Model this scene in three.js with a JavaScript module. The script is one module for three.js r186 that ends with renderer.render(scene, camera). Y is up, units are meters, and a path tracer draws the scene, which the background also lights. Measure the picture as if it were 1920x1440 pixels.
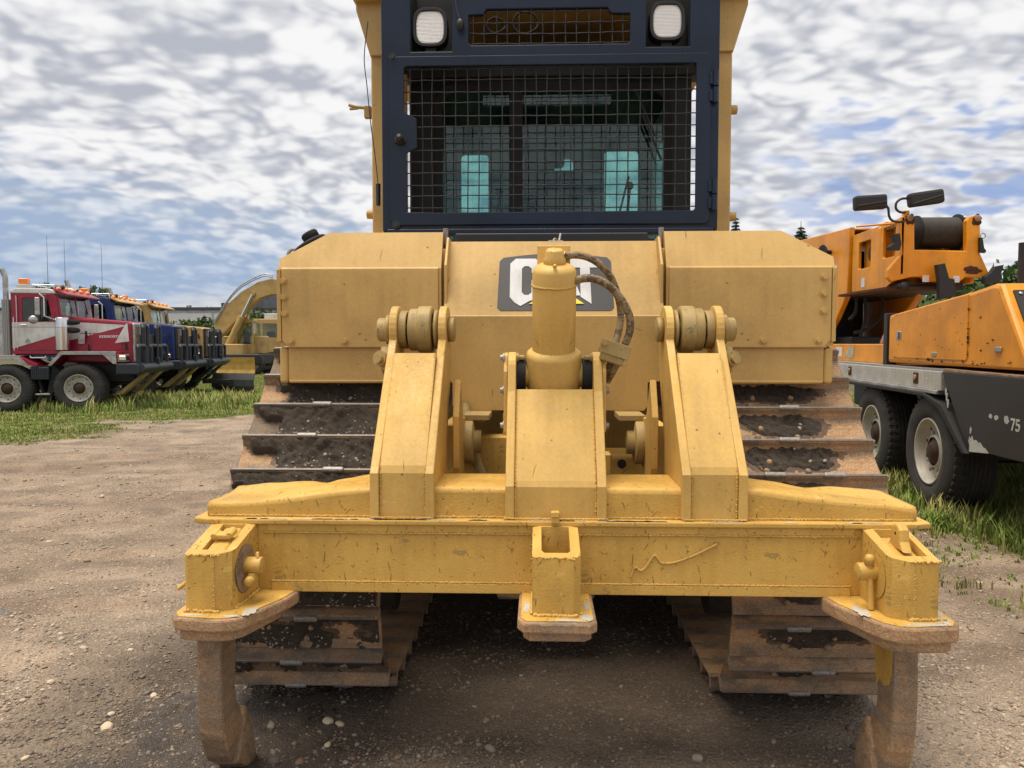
import * as THREE from 'three';
import { RoundedBoxGeometry } from 'three/addons/geometries/RoundedBoxGeometry.js';
import { mergeGeometries } from 'three/addons/utils/BufferGeometryUtils.js';
import { FontLoader } from 'three/addons/loaders/FontLoader.js';
import { TextGeometry } from 'three/addons/geometries/TextGeometry.js';

// ------------------------------------------------------------------ camera
const scene = new THREE.Scene();
const R = THREE.MathUtils.degToRad;
const camera = new THREE.PerspectiveCamera(53.0, 4 / 3, 0.05, 3000);
camera.rotation.order = 'YXZ';
camera.position.set(-0.064, 1.5, 0);
camera.rotation.set(R(-2.974), R(1.98), 0);
camera.updateMatrixWorld();
const renderer = new THREE.WebGLRenderer({ antialias: true });
renderer.setSize(1024, 768);
renderer.toneMapping = THREE.LinearToneMapping;
renderer.toneMappingExposure = 1.6;
renderer.shadowMap.enabled = true;

// ------------------------------------------------------------------ noise
function rng(seed) { let a = seed >>> 0; return () => { a = (a + 0x6D2B79F5) | 0; let t = Math.imul(a ^ (a >>> 15), 1 | a); t = (t + Math.imul(t ^ (t >>> 7), 61 | t)) ^ t; return ((t ^ (t >>> 14)) >>> 0) / 4294967296; }; }
const PERM = (() => { const r = rng(77), p = new Uint16Array(1024), q = []; for (let i = 0; i < 256; i++) q.push(i); for (let i = 255; i > 0; i--) { const j = Math.floor(r() * (i + 1)); [q[i], q[j]] = [q[j], q[i]]; } for (let i = 0; i < 1024; i++) p[i] = q[i & 255]; return p; })();
const fade = t => t * t * t * (t * (t * 6 - 15) + 10);
function vn(x, y, per = 256, seed = 0) {          // value noise 0..1, tiles every per
  const xi = Math.floor(x), yi = Math.floor(y), fx = fade(x - xi), fy = fade(y - yi);
  const x0 = ((xi % per) + per) % per & 255, x1 = (((xi + 1) % per) + per) % per & 255, y0 = ((yi % per) + per) % per & 255, y1 = (((yi + 1) % per) + per) % per & 255;
  const h = (a, b) => PERM[(PERM[(a + seed * 37) & 255] + b) & 511] / 255;
  const a = h(x0, y0), b = h(x1, y0), c = h(x0, y1), d = h(x1, y1);
  return a + (b - a) * fx + (c - a) * fy + (a - b - c + d) * fx * fy;
}
function fbm(x, y, oct = 4, per = 256, seed = 0) { let s = 0, a = 0.5, n = 0; for (let i = 0; i < oct; i++) { s += a * vn(x, y, per, seed + i); n += a; a *= 0.5; x *= 2; y *= 2; per = Math.min(256, per * 2); } return s / n; }
function cells(x, y, seed) {                       // distance to the nearest of scattered points: puffs of cloud
  const xi = Math.floor(x), yi = Math.floor(y); let d1 = 9, d2 = 9;
  for (let j = -1; j <= 1; j++) for (let i = -1; i <= 1; i++) { const h = PERM[(PERM[(xi + i + seed) & 255] + yi + j) & 511], g = PERM[(h + 57) & 511], dx = xi + i + .12 + .76 * h / 255 - x, dy = yi + j + .12 + .76 * g / 255 - y, d = dx * dx + dy * dy; if (d < d1) { d2 = d1; d1 = d; } else if (d < d2) d2 = d; }
  return [Math.sqrt(d1), Math.sqrt(d2)];
}
const clamp = (x, a = 0, b = 1) => Math.max(a, Math.min(b, x));
const sst = (a, b, x) => { const t = clamp((x - a) / (b - a)); return t * t * (3 - 2 * t); };
const mix = (a, b, t) => a + (b - a) * t;
const mix3 = (a, b, t) => [mix(a[0], b[0], t), mix(a[1], b[1], t), mix(a[2], b[2], t)];

// ------------------------------------------------------------------ sky: a rippled deck of altocumulus over blue
{
  const SKY = 0.56, W = 2048, H = 2048, data = new Float32Array(W * H * 4);
  const deckAt = (dx, dy, dz) => {
    const k = 1 / (dy + 0.30);
    let u = dx * k, v = dz * k;
    // the deck lies in rolls; two warps break them up
    const wx = fbm(u * 0.5 + 31, v * 0.5 + 7, 3, 256, 3) - 0.5, wy = fbm(u * 0.5 + 3, v * 0.5 + 47, 3, 256, 9) - 0.5;
    u += wx * .5; v += wy * .5;
    const az = Math.atan2(dx, -dz);
    const turn = 0.45, cu = u * Math.cos(turn) - v * Math.sin(turn), cv = u * Math.sin(turn) + v * Math.cos(turn);
    const roll = fbm(cu * 8.0 + 80, cv * 13.0 + 80, 4, 256, 21);
    const puff = fbm(u * 17 + 100, v * 17 + 100, 4, 256, 14);
    const fine = fbm(u * 34 + 60, v * 34 + 60, 3, 256, 5);
    const big = fbm(u * 0.42 + 12, v * 0.42 + 90, 3, 256, 33);
    const w3 = fbm(u * 11 + 7, v * 11 + 2, 2, 256, 51) - .5, w4 = fbm(u * 11 + 70, v * 11 + 22, 2, 256, 52) - .5;
    const [f1, f2] = cells(cu * 8.5 + w3 * 2.6 + 400, cv * 12 + w4 * 2.6 + 400, 3), [g1] = cells(cu * 19 + w4 * 2.6 + 300, cv * 24 + w3 * 2.6 + 300, 90);
    const cell = sst(1.05, .05, f1);
    let lum = 0.28 * roll + 0.30 * puff + 0.12 * fine + .20 * cell + .13 * sst(1.0, .05, g1) - .03;
    lum = clamp((lum - 0.5) * 2.9 + 0.56 + (big - 0.5) * 0.7);
    const el = Math.asin(dy);
    const white = [1.05, 1.045, 1.05], grey = [0.53, 0.555, 0.63];
    let c = mix3(grey, white, sst(0.06, 0.97, lum));
    // how far the deck has thinned to blue: a clear belt low down on the left, holes low down on the right
    const side = sst(0.14, -0.02, az);                          // 1 left of the view axis
    const belt = sst(0.235, 0.115, el + (big - 0.5) * 0.10 + (puff - .5) * 0.10 + sst(-.75, -.2, az) * .05) * side;
    const hole = sst(0.56, 0.68, big * 0.25 + puff * 0.45 + roll * 0.4 + sst(0.10, 0.17, el) * sst(0.34, 0.20, el) * 0.20 - 0.13) * sst(0.1, 0.45, az) * sst(2.2, 1.0, az) * sst(.36, .26, el);
    const blueLow = [0.27, 0.43, 0.68], blueHi = [0.15, 0.32, 0.72];
    c = mix3(c, mix3(blueLow, c, 0.16 + 0.22 * lum), belt * 0.92);
    c = mix3(c, blueHi, hole * 0.7);
    // pale bank on the horizon
    const bank = sst(0.068, 0.028, el + (fbm(az * 5 + 50, el * 18 + 5, 4, 256, 44) - 0.5) * 0.055);
    c = mix3(c, [0.85, 0.83, 0.78], bank * 0.9);
    return c;
  };
  for (let j = 0; j < H; j++) {
    const lat = ((j + 0.5) / H - 0.5) * Math.PI, cy = Math.cos(lat), sy = Math.sin(lat);
    if (lat < -0.06) { for (let i = 0; i < W; i++) { const o = (j * W + i) * 4; data[o] = 0.25; data[o + 1] = 0.22; data[o + 2] = 0.18; data[o + 3] = 1; } continue; }
    const hi = lat > 0.75;
    let last = null;
    for (let i = 0; i < W; i++) {
      const lon = ((i + 0.5) / W - 0.5) * 2 * Math.PI, o = (j * W + i) * 4;
      if (!(hi && (i & 1)) || !last) last = deckAt(Math.cos(lon) * cy, Math.max(sy, 0.001), Math.sin(lon) * cy);
      data[o] = last[0] * SKY; data[o + 1] = last[1] * SKY; data[o + 2] = last[2] * SKY; data[o + 3] = 1;
    }
  }
  const sky = new THREE.DataTexture(data, W, H, THREE.RGBAFormat, THREE.FloatType);
  sky.mapping = THREE.EquirectangularReflectionMapping; sky.magFilter = THREE.LinearFilter; sky.minFilter = THREE.LinearFilter;
  sky.needsUpdate = true;
  scene.background = sky; scene.environment = sky;
}
// ------------------------------------------------------------------ veiled sun, high and ahead to the left
const sun = new THREE.DirectionalLight(0xfff1dd, 2.7);
sun.position.set(-5, 24, -4.5); sun.target.position.set(0, 0, -6);
sun.castShadow = true; sun.shadow.radius = 70; sun.shadow.mapSize.set(2048, 2048);
Object.assign(sun.shadow.camera, { left: -30, right: 30, top: 30, bottom: -30, near: 1, far: 80 });
scene.add(sun, sun.target);

// ------------------------------------------------------------------ geometry helpers
const V = (x, y, z) => new THREE.Vector3(x, y, z);
const used = new Map(), origin = new Map();
function numbered(n) { const k = used.get(n) || 0; used.set(n, k + 1); return k ? n + '_' + String(k).padStart(3, '0') : n; }
function thing(name, label, category, pos = [0, 0, 0], turn = 0, group, worldBuilt = false) {
  const o = new THREE.Group(); o.name = numbered(name); o.position.set(...pos); o.rotation.y = turn;
  o.userData = { label, category }; if (group) o.userData.group = group;
  if (worldBuilt) origin.set(o, V(...pos));
  scene.add(o); return o;
}
function boxUV(g) {                                   // uv in metres, projected along each face's main axis
  const p = g.attributes.position, uv = new Float32Array(p.count * 2), a = V(), b = V(), c = V(), n = V();
  for (let i = 0; i < p.count; i += 3) {
    a.fromBufferAttribute(p, i); b.fromBufferAttribute(p, i + 1); c.fromBufferAttribute(p, i + 2);
    n.copy(b).sub(a).cross(c.clone().sub(a));
    const ax = Math.abs(n.x), ay = Math.abs(n.y), az = Math.abs(n.z);
    [a, b, c].forEach((q, k) => {
      const o = (i + k) * 2;
      if (az >= ax && az >= ay) { uv[o] = q.x; uv[o + 1] = q.y; } else if (ax >= ay) { uv[o] = q.z + 0.37; uv[o + 1] = q.y; } else { uv[o] = q.x; uv[o + 1] = q.z + 0.71; }
    });
  }
  g.setAttribute('uv', new THREE.BufferAttribute(uv, 2));
}
function norm(g) { let h = g.index ? g.toNonIndexed() : g.clone(); for (const k of Object.keys(h.attributes)) if (k !== 'position' && k !== 'normal') h.deleteAttribute(k); if (!h.attributes.normal) h.computeVertexNormals(); return h; }
function build(geos) { const g = Array.isArray(geos) ? (geos.length > 1 ? mergeGeometries(geos.map(norm)) : norm(geos[0])) : norm(geos); boxUV(g); return g; }
function part(parent, name, geos, mat, extra) {
  const g = build(geos);
  let root = parent; while (root.parent && root.parent !== scene) root = root.parent;
  const o = origin.get(root); if (o) g.translate(-o.x, -o.y, -o.z);
  return put(parent, name, g, mat, extra);
}
function put(parent, name, g, mat, extra) {
  const m = new THREE.Mesh(g, mat); m.name = parent === scene ? numbered(name) : name; m.castShadow = m.receiveShadow = true;
  if (extra) m.userData = extra;
  parent.add(m); return m;
}
const shp = pts => { const s = new THREE.Shape(); pts.forEach(([x, y], i) => i ? s.lineTo(x, y) : s.moveTo(x, y)); s.closePath(); return s; };
function ext(shape, depth, b = 0, seg = 2) {           // extrude along +z from 0 to depth, outline kept
  b = Math.min(b, depth * 0.45);
  const g = new THREE.ExtrudeGeometry(shape, { depth: depth - 2 * b, bevelEnabled: b > 0, bevelThickness: b, bevelSize: b, bevelOffset: -b, bevelSegments: seg, curveSegments: 10 });
  g.translate(0, 0, b); return g;
}
const hole = (s, pts) => { const h = new THREE.Path(); pts.forEach(([x, y], i) => i ? h.lineTo(x, y) : h.moveTo(x, y)); h.closePath(); s.holes.push(h); return s; };
// plate facing the camera: (x,y) outline, from depth D (near) away
const plateZ = (pts, D0, D1, b = 0.004) => { const g = ext((pts instanceof THREE.Shape) ? pts : shp(pts), D1 - D0, b); g.translate(0, 0, -D1); return g; };
// plate seen edge on: outline in (D, y), between x0 and x1
const plateX = (pts, x0, x1, b = 0.004) => { const g = ext((pts instanceof THREE.Shape) ? pts : shp(pts.map(([d, y]) => [-d, y])), x1 - x0, b); g.rotateY(-Math.PI / 2); g.translate(x1, 0, 0); return g; };
// horizontal plate: outline in (x, D), between y0 and y1
const planY = (pts, y0, y1, b = 0.004) => { const g = ext((pts instanceof THREE.Shape) ? pts : shp(pts), y1 - y0, b); g.rotateX(-Math.PI / 2); g.translate(0, y0, 0); return g; };
const box = (x0, x1, y0, y1, z0, z1, r = 0.006) => { const g = new RoundedBoxGeometry(x1 - x0, y1 - y0, z1 - z0, 2, Math.min(r, (x1 - x0) * .45, (y1 - y0) * .45, (z1 - z0) * .45)); g.translate((x0 + x1) / 2, (y0 + y1) / 2, (z0 + z1) / 2); return g; };
const bx = (x0, x1, y0, y1, D0, D1, r) => box(x0, x1, y0, y1, -D1, -D0, r);   // with depths
function cyl(p0, p1, r0, r1 = r0, seg = 24, open = false) {
  const a = Array.isArray(p0) ? V(...p0) : p0, b = Array.isArray(p1) ? V(...p1) : p1, d = b.clone().sub(a), L = d.length();
  const g = new THREE.CylinderGeometry(r1, r0, L, seg, 1, open); g.translate(0, L / 2, 0);
  g.applyQuaternion(new THREE.Quaternion().setFromUnitVectors(V(0, 1, 0), d.normalize())); g.translate(a.x, a.y, a.z); return g;
}
function lathe(prof, p0, dir, seg = 28) {              // profile [r, along]
  const g = new THREE.LatheGeometry(prof.map(([r, t]) => new THREE.Vector2(r, t)), seg);
  g.applyQuaternion(new THREE.Quaternion().setFromUnitVectors(V(0, 1, 0), V(...dir).normalize())); g.translate(...p0); return g;
}
const tube = (pts, r, n = 24, seg = 8, closed = false) => new THREE.TubeGeometry(new THREE.CatmullRomCurve3(pts.map(p => Array.isArray(p) ? V(...p) : p), closed), n, r, seg, closed);
const pipe = (pts, r, n = 5) => { const out = []; for (let i = 0; i + 1 < pts.length; i++) { out.push(cyl(pts[i], pts[i + 1], r, r, n)); if (i) { const s = new THREE.SphereGeometry(r, n, 4); s.translate(...pts[i]); out.push(s); } } return mergeGeometries(out.map(norm)); };
function bolt(c, dir, r = 0.016, h = 0.014) { const d = V(...dir).normalize(), a = V(...c); return [cyl(a.clone().addScaledVector(d, -.003), a.clone().addScaledVector(d, h * .3), r * 1.45, r * 1.45, 16), cyl(a, a.clone().addScaledVector(d, h), r, r * .95, 6)]; }
function rrect(x0, x1, y0, y1, r, n = 5) { const P = []; const c = [[x1 - r, y1 - r, 0], [x0 + r, y1 - r, 90], [x0 + r, y0 + r, 180], [x1 - r, y0 + r, 270]]; for (const [cx, cy, a] of c) for (let i = 0; i <= n; i++) { const t = R(a + 90 * i / n); P.push([cx + r * Math.cos(t), cy + r * Math.sin(t)]); } return P; }
// pixel of the 1920x1440 photograph -> point on the vertical plane at depth D ahead of the camera
function pix(px, py, D) { const d = V((px - 960) / 1444, -(py - 720) / 1444, -1).applyQuaternion(camera.quaternion); return camera.position.clone().addScaledVector(d, D / -d.z); }

// ------------------------------------------------------------------ computed textures: colour, grain and wear only
function tex(n, fn, srgb = true) {
  const d = new Uint8Array(n * n * 4);
  for (let j = 0; j < n; j++) for (let i = 0; i < n; i++) { const c = fn(i / n, j / n, i, j), o = (j * n + i) * 4; if (c.length) { d[o] = clamp(c[0]) * 255; d[o + 1] = clamp(c[1]) * 255; d[o + 2] = clamp(c[2]) * 255; } else d[o] = d[o + 1] = d[o + 2] = clamp(c) * 255; d[o + 3] = 255; }
  return finish(d, n, srgb);
}
function finish(d, n, srgb) { const t = new THREE.DataTexture(d, n, n, THREE.RGBAFormat, THREE.UnsignedByteType); t.wrapS = t.wrapT = THREE.RepeatWrapping; t.magFilter = THREE.LinearFilter; t.minFilter = THREE.LinearMipmapLinearFilter; t.generateMipmaps = true; if (srgb) t.colorSpace = THREE.SRGBColorSpace; t.needsUpdate = true; return t; }
const rep = (t, m) => { const c = t.clone(); c.repeat.set(1 / m, 1 / m); c.needsUpdate = true; return c; };
// worn paint: faint mottling, small chips and short scratches with an outline of their own
function paintTex(n, seed, chips, scratches, scuffs, dust, bw = 1) {
  const f = new Float32Array(n * n * 3), r = rng(seed);
  for (let j = 0; j < n; j++) for (let i = 0; i < n; i++) {
    const u = i / n, v = j / n, a = fbm(u * 6, v * 6, 5, 6, seed), b = vn(u * 180, v * 180, 180, seed + 5), st = fbm(u * 40, v * 4, 3, 4, seed + 9);
    let k = 0.92 + (a - 0.5) * 0.24 + (b - 0.5) * 0.04 + (st - .5) * 0.08;
    const o = (j * n + i) * 3, ds = dust * sst(0.5, 0.72, a);
    f[o] = mix(k, .93, ds); f[o + 1] = mix(k, .95, ds); f[o + 2] = mix(k * .985, 1.0, ds);
  }
  const dot = (x, y, c, a) => { const o = (((y | 0) + n * 4) % n * n + ((x | 0) + n * 4) % n) * 3; for (let k = 0; k < 3; k++) f[o + k] = mix(f[o + k], c[k], a); };
  for (let s = 0; s < scuffs; s++) {
    const cx = r() * n, cy = r() * n, w = n * (.008 + r() * .03), h = n * (.006 + r() * .02), ph = r() * 50, col = r() < .6 ? [.62, .70, .86] : [1, 1.06, 1.3];
    for (let y = -h; y < h; y++) for (let x = -w; x < w; x++) { const q = (x / w) ** 2 + (y / h) ** 2, m = fbm((cx + x) * .05 + ph, (cy + y) * .11, 3); if (q < 1 && m > .46 + q * .2) dot(cx + x, cy + y, col, .55); }
  }
  for (let s = 0; s < scratches; s++) {
    let x = r() * n, y = r() * n, an = r() < .6 ? Math.PI / 2 + (r() - .5) * .5 : r() * 6.3, L = n * (.006 + r() * r() * .05), d = .45 + .4 * r();
    const col = r() < .75 ? [.42, .38, .36] : [1.02, 1.06, 1.2];
    for (let t = 0; t < L; t++) { an += (r() - .5) * .16; x += Math.cos(an); y += Math.sin(an); dot(x, y, col, d * Math.sin(Math.PI * (t + .5) / L)); const al = d * Math.sin(Math.PI * (t + .5) / L); for (let q = 1; q < bw; q++) dot(x + q, y, col, al * .85); if (r() < .4) dot(x + bw, y, col, d * .6); }
  }
  for (let s = 0; s < chips; s++) {
    const x = r() * n, y = r() * n, q = (.7 + r() * r() * 2.6) * (bw > 1 ? 1.25 : 1), col = [.45, .40, .40];
    for (let a = -3; a <= 3; a++) for (let b = -3; b <= 3; b++) if (Math.hypot(a, b * 1.3) < q * (.7 + r() * .5)) dot(x + a, y + b, col, .7);
  }
  const d = new Uint8Array(n * n * 4);
  for (let i = 0; i < n * n; i++) { for (let k = 0; k < 3; k++) d[i * 4 + k] = clamp(f[i * 3 + k] * .94) * 255; d[i * 4 + 3] = 255; }
  return finish(d, n, true);
}
const T = {};
T.clean = paintTex(1024, 3, 60, 14, 0, .25, 2);
T.arm = paintTex(1024, 33, 190, 50, 1, .45, 2);
T.worn = paintTex(1024, 8, 520, 480, 34, .6, 3);
T.soft = tex(512, (u, v) => .62 + .6 * (fbm(u * 8, v * 8, 5, 8, 2) - .5) + .3 * (vn(u * 128, v * 128, 128, 4) - .5), false);   // roughness and relief
T.steel = tex(1024, (u, v) => {            // rusty earth-rubbed steel
  const a = fbm(u * 5, v * 9, 5, 5, 12), b = fbm(u * 24, v * 24, 4, 24, 15), c = vn(u * 200, v * 200, 200, 6), st = fbm(u * 3, v * 60, 3, 3, 19);
  let k = mix3([.62, .53, .43], [.74, .60, .45], sst(.35, .65, a));
  k = mix3(k, [.70, .52, .37], sst(.55, .75, b) * .6);
  k = mix3(k, [.44, .38, .33], sst(.52, .72, fbm(u * 9 + 3, v * 9, 4, 9, 28)) * .55);
  const m = .86 + (c - .5) * .22 + (st - .5) * .07;
  return [k[0] * m, k[1] * m, k[2] * m];
});
T.bumpFine = tex(512, (u, v) => .5 * fbm(u * 30, v * 30, 4, 30, 5) + .5 * fbm(u * 90, v * 90, 3, 90, 8), false);
T.orange = paintTex(1024, 21, 420, 120, 4, .2);
T.speck = tex(1024, (u, v) => {            // earth with grit too fine to pick apart
  const a = fbm(u * 7, v * 7, 5, 7, 3), g = vn(u * 240, v * 240, 240, 9), g2 = vn(u * 110 + .5, v * 110, 110, 12), h = vn(u * 400, v * 400, 200, 2);
  let k = .70 + (a - .5) * .35 + (h - .5) * .16;
  let c = [k, k * .985, k * .965];
  if (g > .80) c = mix3(c, [1, .96, .88], sst(.80, .92, g) * .75);
  if (g2 > .84) c = mix3(c, [1, .95, .86], sst(.84, .93, g2) * .6);
  if (g < .16) c = mix3(c, [.42, .39, .36], sst(.16, .05, g) * .8);
  return c;
});
T.grit = tex(1024, (u, v) => .35 * fbm(u * 20, v * 20, 4, 20, 3) + .4 * vn(u * 240, v * 240, 240, 9) + .25 * vn(u * 110, v * 110, 110, 12), false);

// ------------------------------------------------------------------ materials
const std = (o) => new THREE.MeshStandardMaterial(o);
const lin = (r, g, b) => new THREE.Color().setRGB(r, g, b);
const M = {};
M.yellow = std({ color: lin(.71, .455, .150), map: rep(T.clean, 1.7), roughness: .78, roughnessMap: rep(T.soft, .9) });
M.yellowWorn = std({ color: lin(.78, .475, .105), map: rep(T.worn, 1.05), roughness: .92, roughnessMap: rep(T.soft, .7), bumpMap: rep(T.soft, .55), bumpScale: .0016 });
M.yellowArm = std({ color: lin(.82, .52, .145), map: rep(T.arm, 1.3), roughness: .95, roughnessMap: rep(T.soft, .7) });
M.weld = std({ color: lin(.80, .49, .12), map: rep(T.worn, .7), roughness: .5 });
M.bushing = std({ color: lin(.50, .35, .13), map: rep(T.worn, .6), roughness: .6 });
M.steel = std({ color: lin(1, 1, 1), map: rep(T.steel, .8), roughness: .78, bumpMap: rep(T.bumpFine, .35), bumpScale: .002 });
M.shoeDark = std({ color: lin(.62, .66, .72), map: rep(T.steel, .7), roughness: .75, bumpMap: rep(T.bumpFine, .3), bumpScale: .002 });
M.worn = std({ color: lin(.46, .43, .40), map: rep(T.soft, .5), metalness: .35, roughness: .5 });
M.mud = std({ color: lin(.13, .105, .083), map: rep(T.speck, .5), roughness: .9, bumpMap: rep(T.grit, .3), bumpScale: .008 });
M.navy = new THREE.MeshPhysicalMaterial({ color: lin(.012, .024, .055), map: rep(T.clean, 1.3), roughness: .6, roughnessMap: rep(T.soft, .8), specularIntensity: .6 });
M.black = std({ color: lin(.018, .018, .02), map: rep(T.clean, .9), roughness: .55 });
M.wire = std({ color: lin(.03, .032, .036), roughness: .45, metalness: .3 });
M.rubber = std({ color: lin(.024, .024, .025), map: rep(T.soft, .4), roughness: .85 });
M.glassTeal = new THREE.MeshPhysicalMaterial({ color: lin(.50, .72, .73), transmission: 1, roughness: .02, thickness: 0, ior: 1.5 });
M.glass = new THREE.MeshPhysicalMaterial({ color: lin(.80, .90, .86), transmission: 1, roughness: .03, thickness: 0, ior: 1.5 });
M.chrome = std({ color: lin(.72, .72, .72), metalness: 1, roughness: .18 });
M.alu = std({ color: lin(.62, .62, .60), metalness: .65, roughness: .42, map: rep(T.soft, .5) });
M.lens = std({ color: lin(.80, .81, .82), roughness: .22, metalness: .25 });
M.hose = std({ color: lin(.25, .18, .09), roughness: .6 });
M.hose.map = rep(tex(512, (u, v) => { const a = fbm(u * 14, v * 22, 4, 14, 31), b = fbm(u * 5, v * 5, 3, 5, 17); const m = sst(.50, .58, a * .75 + b * .32); return mix3([1, 1, 1], [.66, .64, .66], m); }), .16);
M.rubbed = std({ color: lin(.24, .21, .185), map: rep(T.soft, .3), metalness: .2, roughness: .5 });
M.stain = std({ color: lin(.40, .36, .34), map: rep(T.steel, .8), roughness: .7 });
M.lining = std({ color: lin(.34, .36, .38), roughness: .8 }); M.seat = std({ color: lin(.07, .075, .08), roughness: .8 });
M.stoneGrey = std({ color: lin(.30, .27, .23), roughness: .8 });

// ================================================================== ground
const grassAt = (x, z) => {                           // 0 bare, 1 grown over
  const n = fbm(x * .55 + 40, z * .55 + 40, 4, 256, 3), n2 = fbm(x * 1.9 + 9, z * 1.9 + 70, 3, 256, 8);
  const left = (-11.4 - 2.2 * (x + 8.26)) - z, right = x - (3.15 + .32 * Math.max(0, z + 6.2) + .05 * Math.max(0, -z - 8));
  let m = 0;
  if (x < 1) m = sst(-.2, 1.4, left / 2.4 + (n - .5) * 4.4 + (n2 - .5) * 1.4);
  else m = sst(-.25, .55, right + (n - .5) * 1.6 + (n2 - .5) * 1.2) * sst(-4.2, -5.4, z + (n - .5) * 1.2);
  if (z < -24) m = Math.max(m, sst(-24, -30, z));
  if (x > 2 && z < -9) m = Math.max(m, .85 * sst(.3, .6, n + .2));
  return m;
};
const dampShadeAt = (x, z) => {                            // trampled, dark, damp earth, plus shade painted in under the bulldozer
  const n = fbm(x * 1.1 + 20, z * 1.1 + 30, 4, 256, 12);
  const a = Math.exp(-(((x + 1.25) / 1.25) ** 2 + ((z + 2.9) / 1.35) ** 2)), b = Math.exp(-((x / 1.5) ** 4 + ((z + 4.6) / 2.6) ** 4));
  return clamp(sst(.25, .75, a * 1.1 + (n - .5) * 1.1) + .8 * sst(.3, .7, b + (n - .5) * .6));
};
const groundH = (x, z) => {
  const d = Math.hypot(x, z);
  if (d > 60) return 0;
  const rut = Math.exp(-(((z + 13.6 + .13 * x) / .35) ** 2)) * sst(-3, -5, x) * .05;
  let h = (fbm(x * .8 + 5, z * .8 + 5, 3, 256, 4) - .5) * .03 + (fbm(x * 4 + 15, z * 4 + 5, 4, 256, 7) - .5) * .022 + (fbm(x * 13, z * 13, 3, 256, 2) - .5) * .012;
  // wheel marks curving across the yard
  const w = z + .22 * x + .35 * Math.sin(x * .35); h += (fbm(x * .5 + 7, w * 3.2 + 30, 3, 256, 17) - .5) * .085 * sst(-1.2, -2.4, x);
  const under = Math.abs(x) < 1.55 && z < -3 && z > -9 ? .25 : 1;
  return h * under - .012 - rut;
};
{
  const N = 620, P = new Float32Array((N + 1) * (N + 1) * 3), C = new Float32Array((N + 1) * (N + 1) * 3), I = [];
  const ax = t => 2.2 * Math.sinh(6.2 * t), az = t => -5.2 + (t < 0 ? 3.2 : 3.2) * Math.sinh(6.0 * t);
  for (let j = 0; j <= N; j++) for (let i = 0; i <= N; i++) {
    const x = ax(i / N * 2 - 1), z = Math.min(200, az(j / N * 2 - 1)), o = (j * (N + 1) + i) * 3;
    P[o] = x; P[o + 1] = groundH(x, z); P[o + 2] = z;
    const n = fbm(x * .5, z * .5, 4, 256, 22), m = fbm(x * 2.3 + 60, z * 2.3, 4, 256, 18), w = z + .22 * x + .35 * Math.sin(x * .35), st = fbm(x * .35 + 7, w * 2.4 + 30, 4, 256, 27);
    let c = mix3([.44, .345, .262], [.56, .46, .365], sst(.3, .7, n * .5 + m * .5));
    c = mix3(c, [.34, .245, .180], sst(.50, .68, st * .6 + m * .4) * .7);
    c = mix3(c, [.54, .43, .33], sst(.45, .7, fbm(x * 6, z * 6, 3, 256, 32)) * .4);
    c = mix3(c, mix3([.115, .088, .066], [.20, .158, .122], m), dampShadeAt(x, z) * .92);  // soil darkened by damp and by painted shade under the bulldozer
    const g = grassAt(x, z); c = mix3(c, mix3([.17, .145, .085], [.125, .155, .05], sst(.35, .6, m)), g * .9);
    C[o] = c[0]; C[o + 1] = c[1]; C[o + 2] = c[2];
    if (i < N && j < N) { const k = j * (N + 1) + i; I.push(k, k + N + 1, k + 1, k + 1, k + N + 1, k + N + 2); }
  }
  const g = new THREE.BufferGeometry(); g.setAttribute('position', new THREE.BufferAttribute(P, 3)); g.setAttribute('color', new THREE.BufferAttribute(C, 3));
  const uv = new Float32Array((N + 1) * (N + 1) * 2); for (let k = 0; k < uv.length / 2; k++) { uv[k * 2] = P[k * 3]; uv[k * 2 + 1] = P[k * 3 + 2]; }
  g.setAttribute('uv', new THREE.BufferAttribute(uv, 2)); g.setIndex(I); g.computeVertexNormals();
  const m = put(scene, 'ground', g, std({ vertexColors: true, map: rep(T.speck, 1.9), roughness: .95, bumpMap: rep(T.grit, 1.9), bumpScale: .012 }));
  m.userData = { kind: 'structure', label: 'gravel and dirt yard with worn grass at its edges', category: 'ground' };
}
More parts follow.
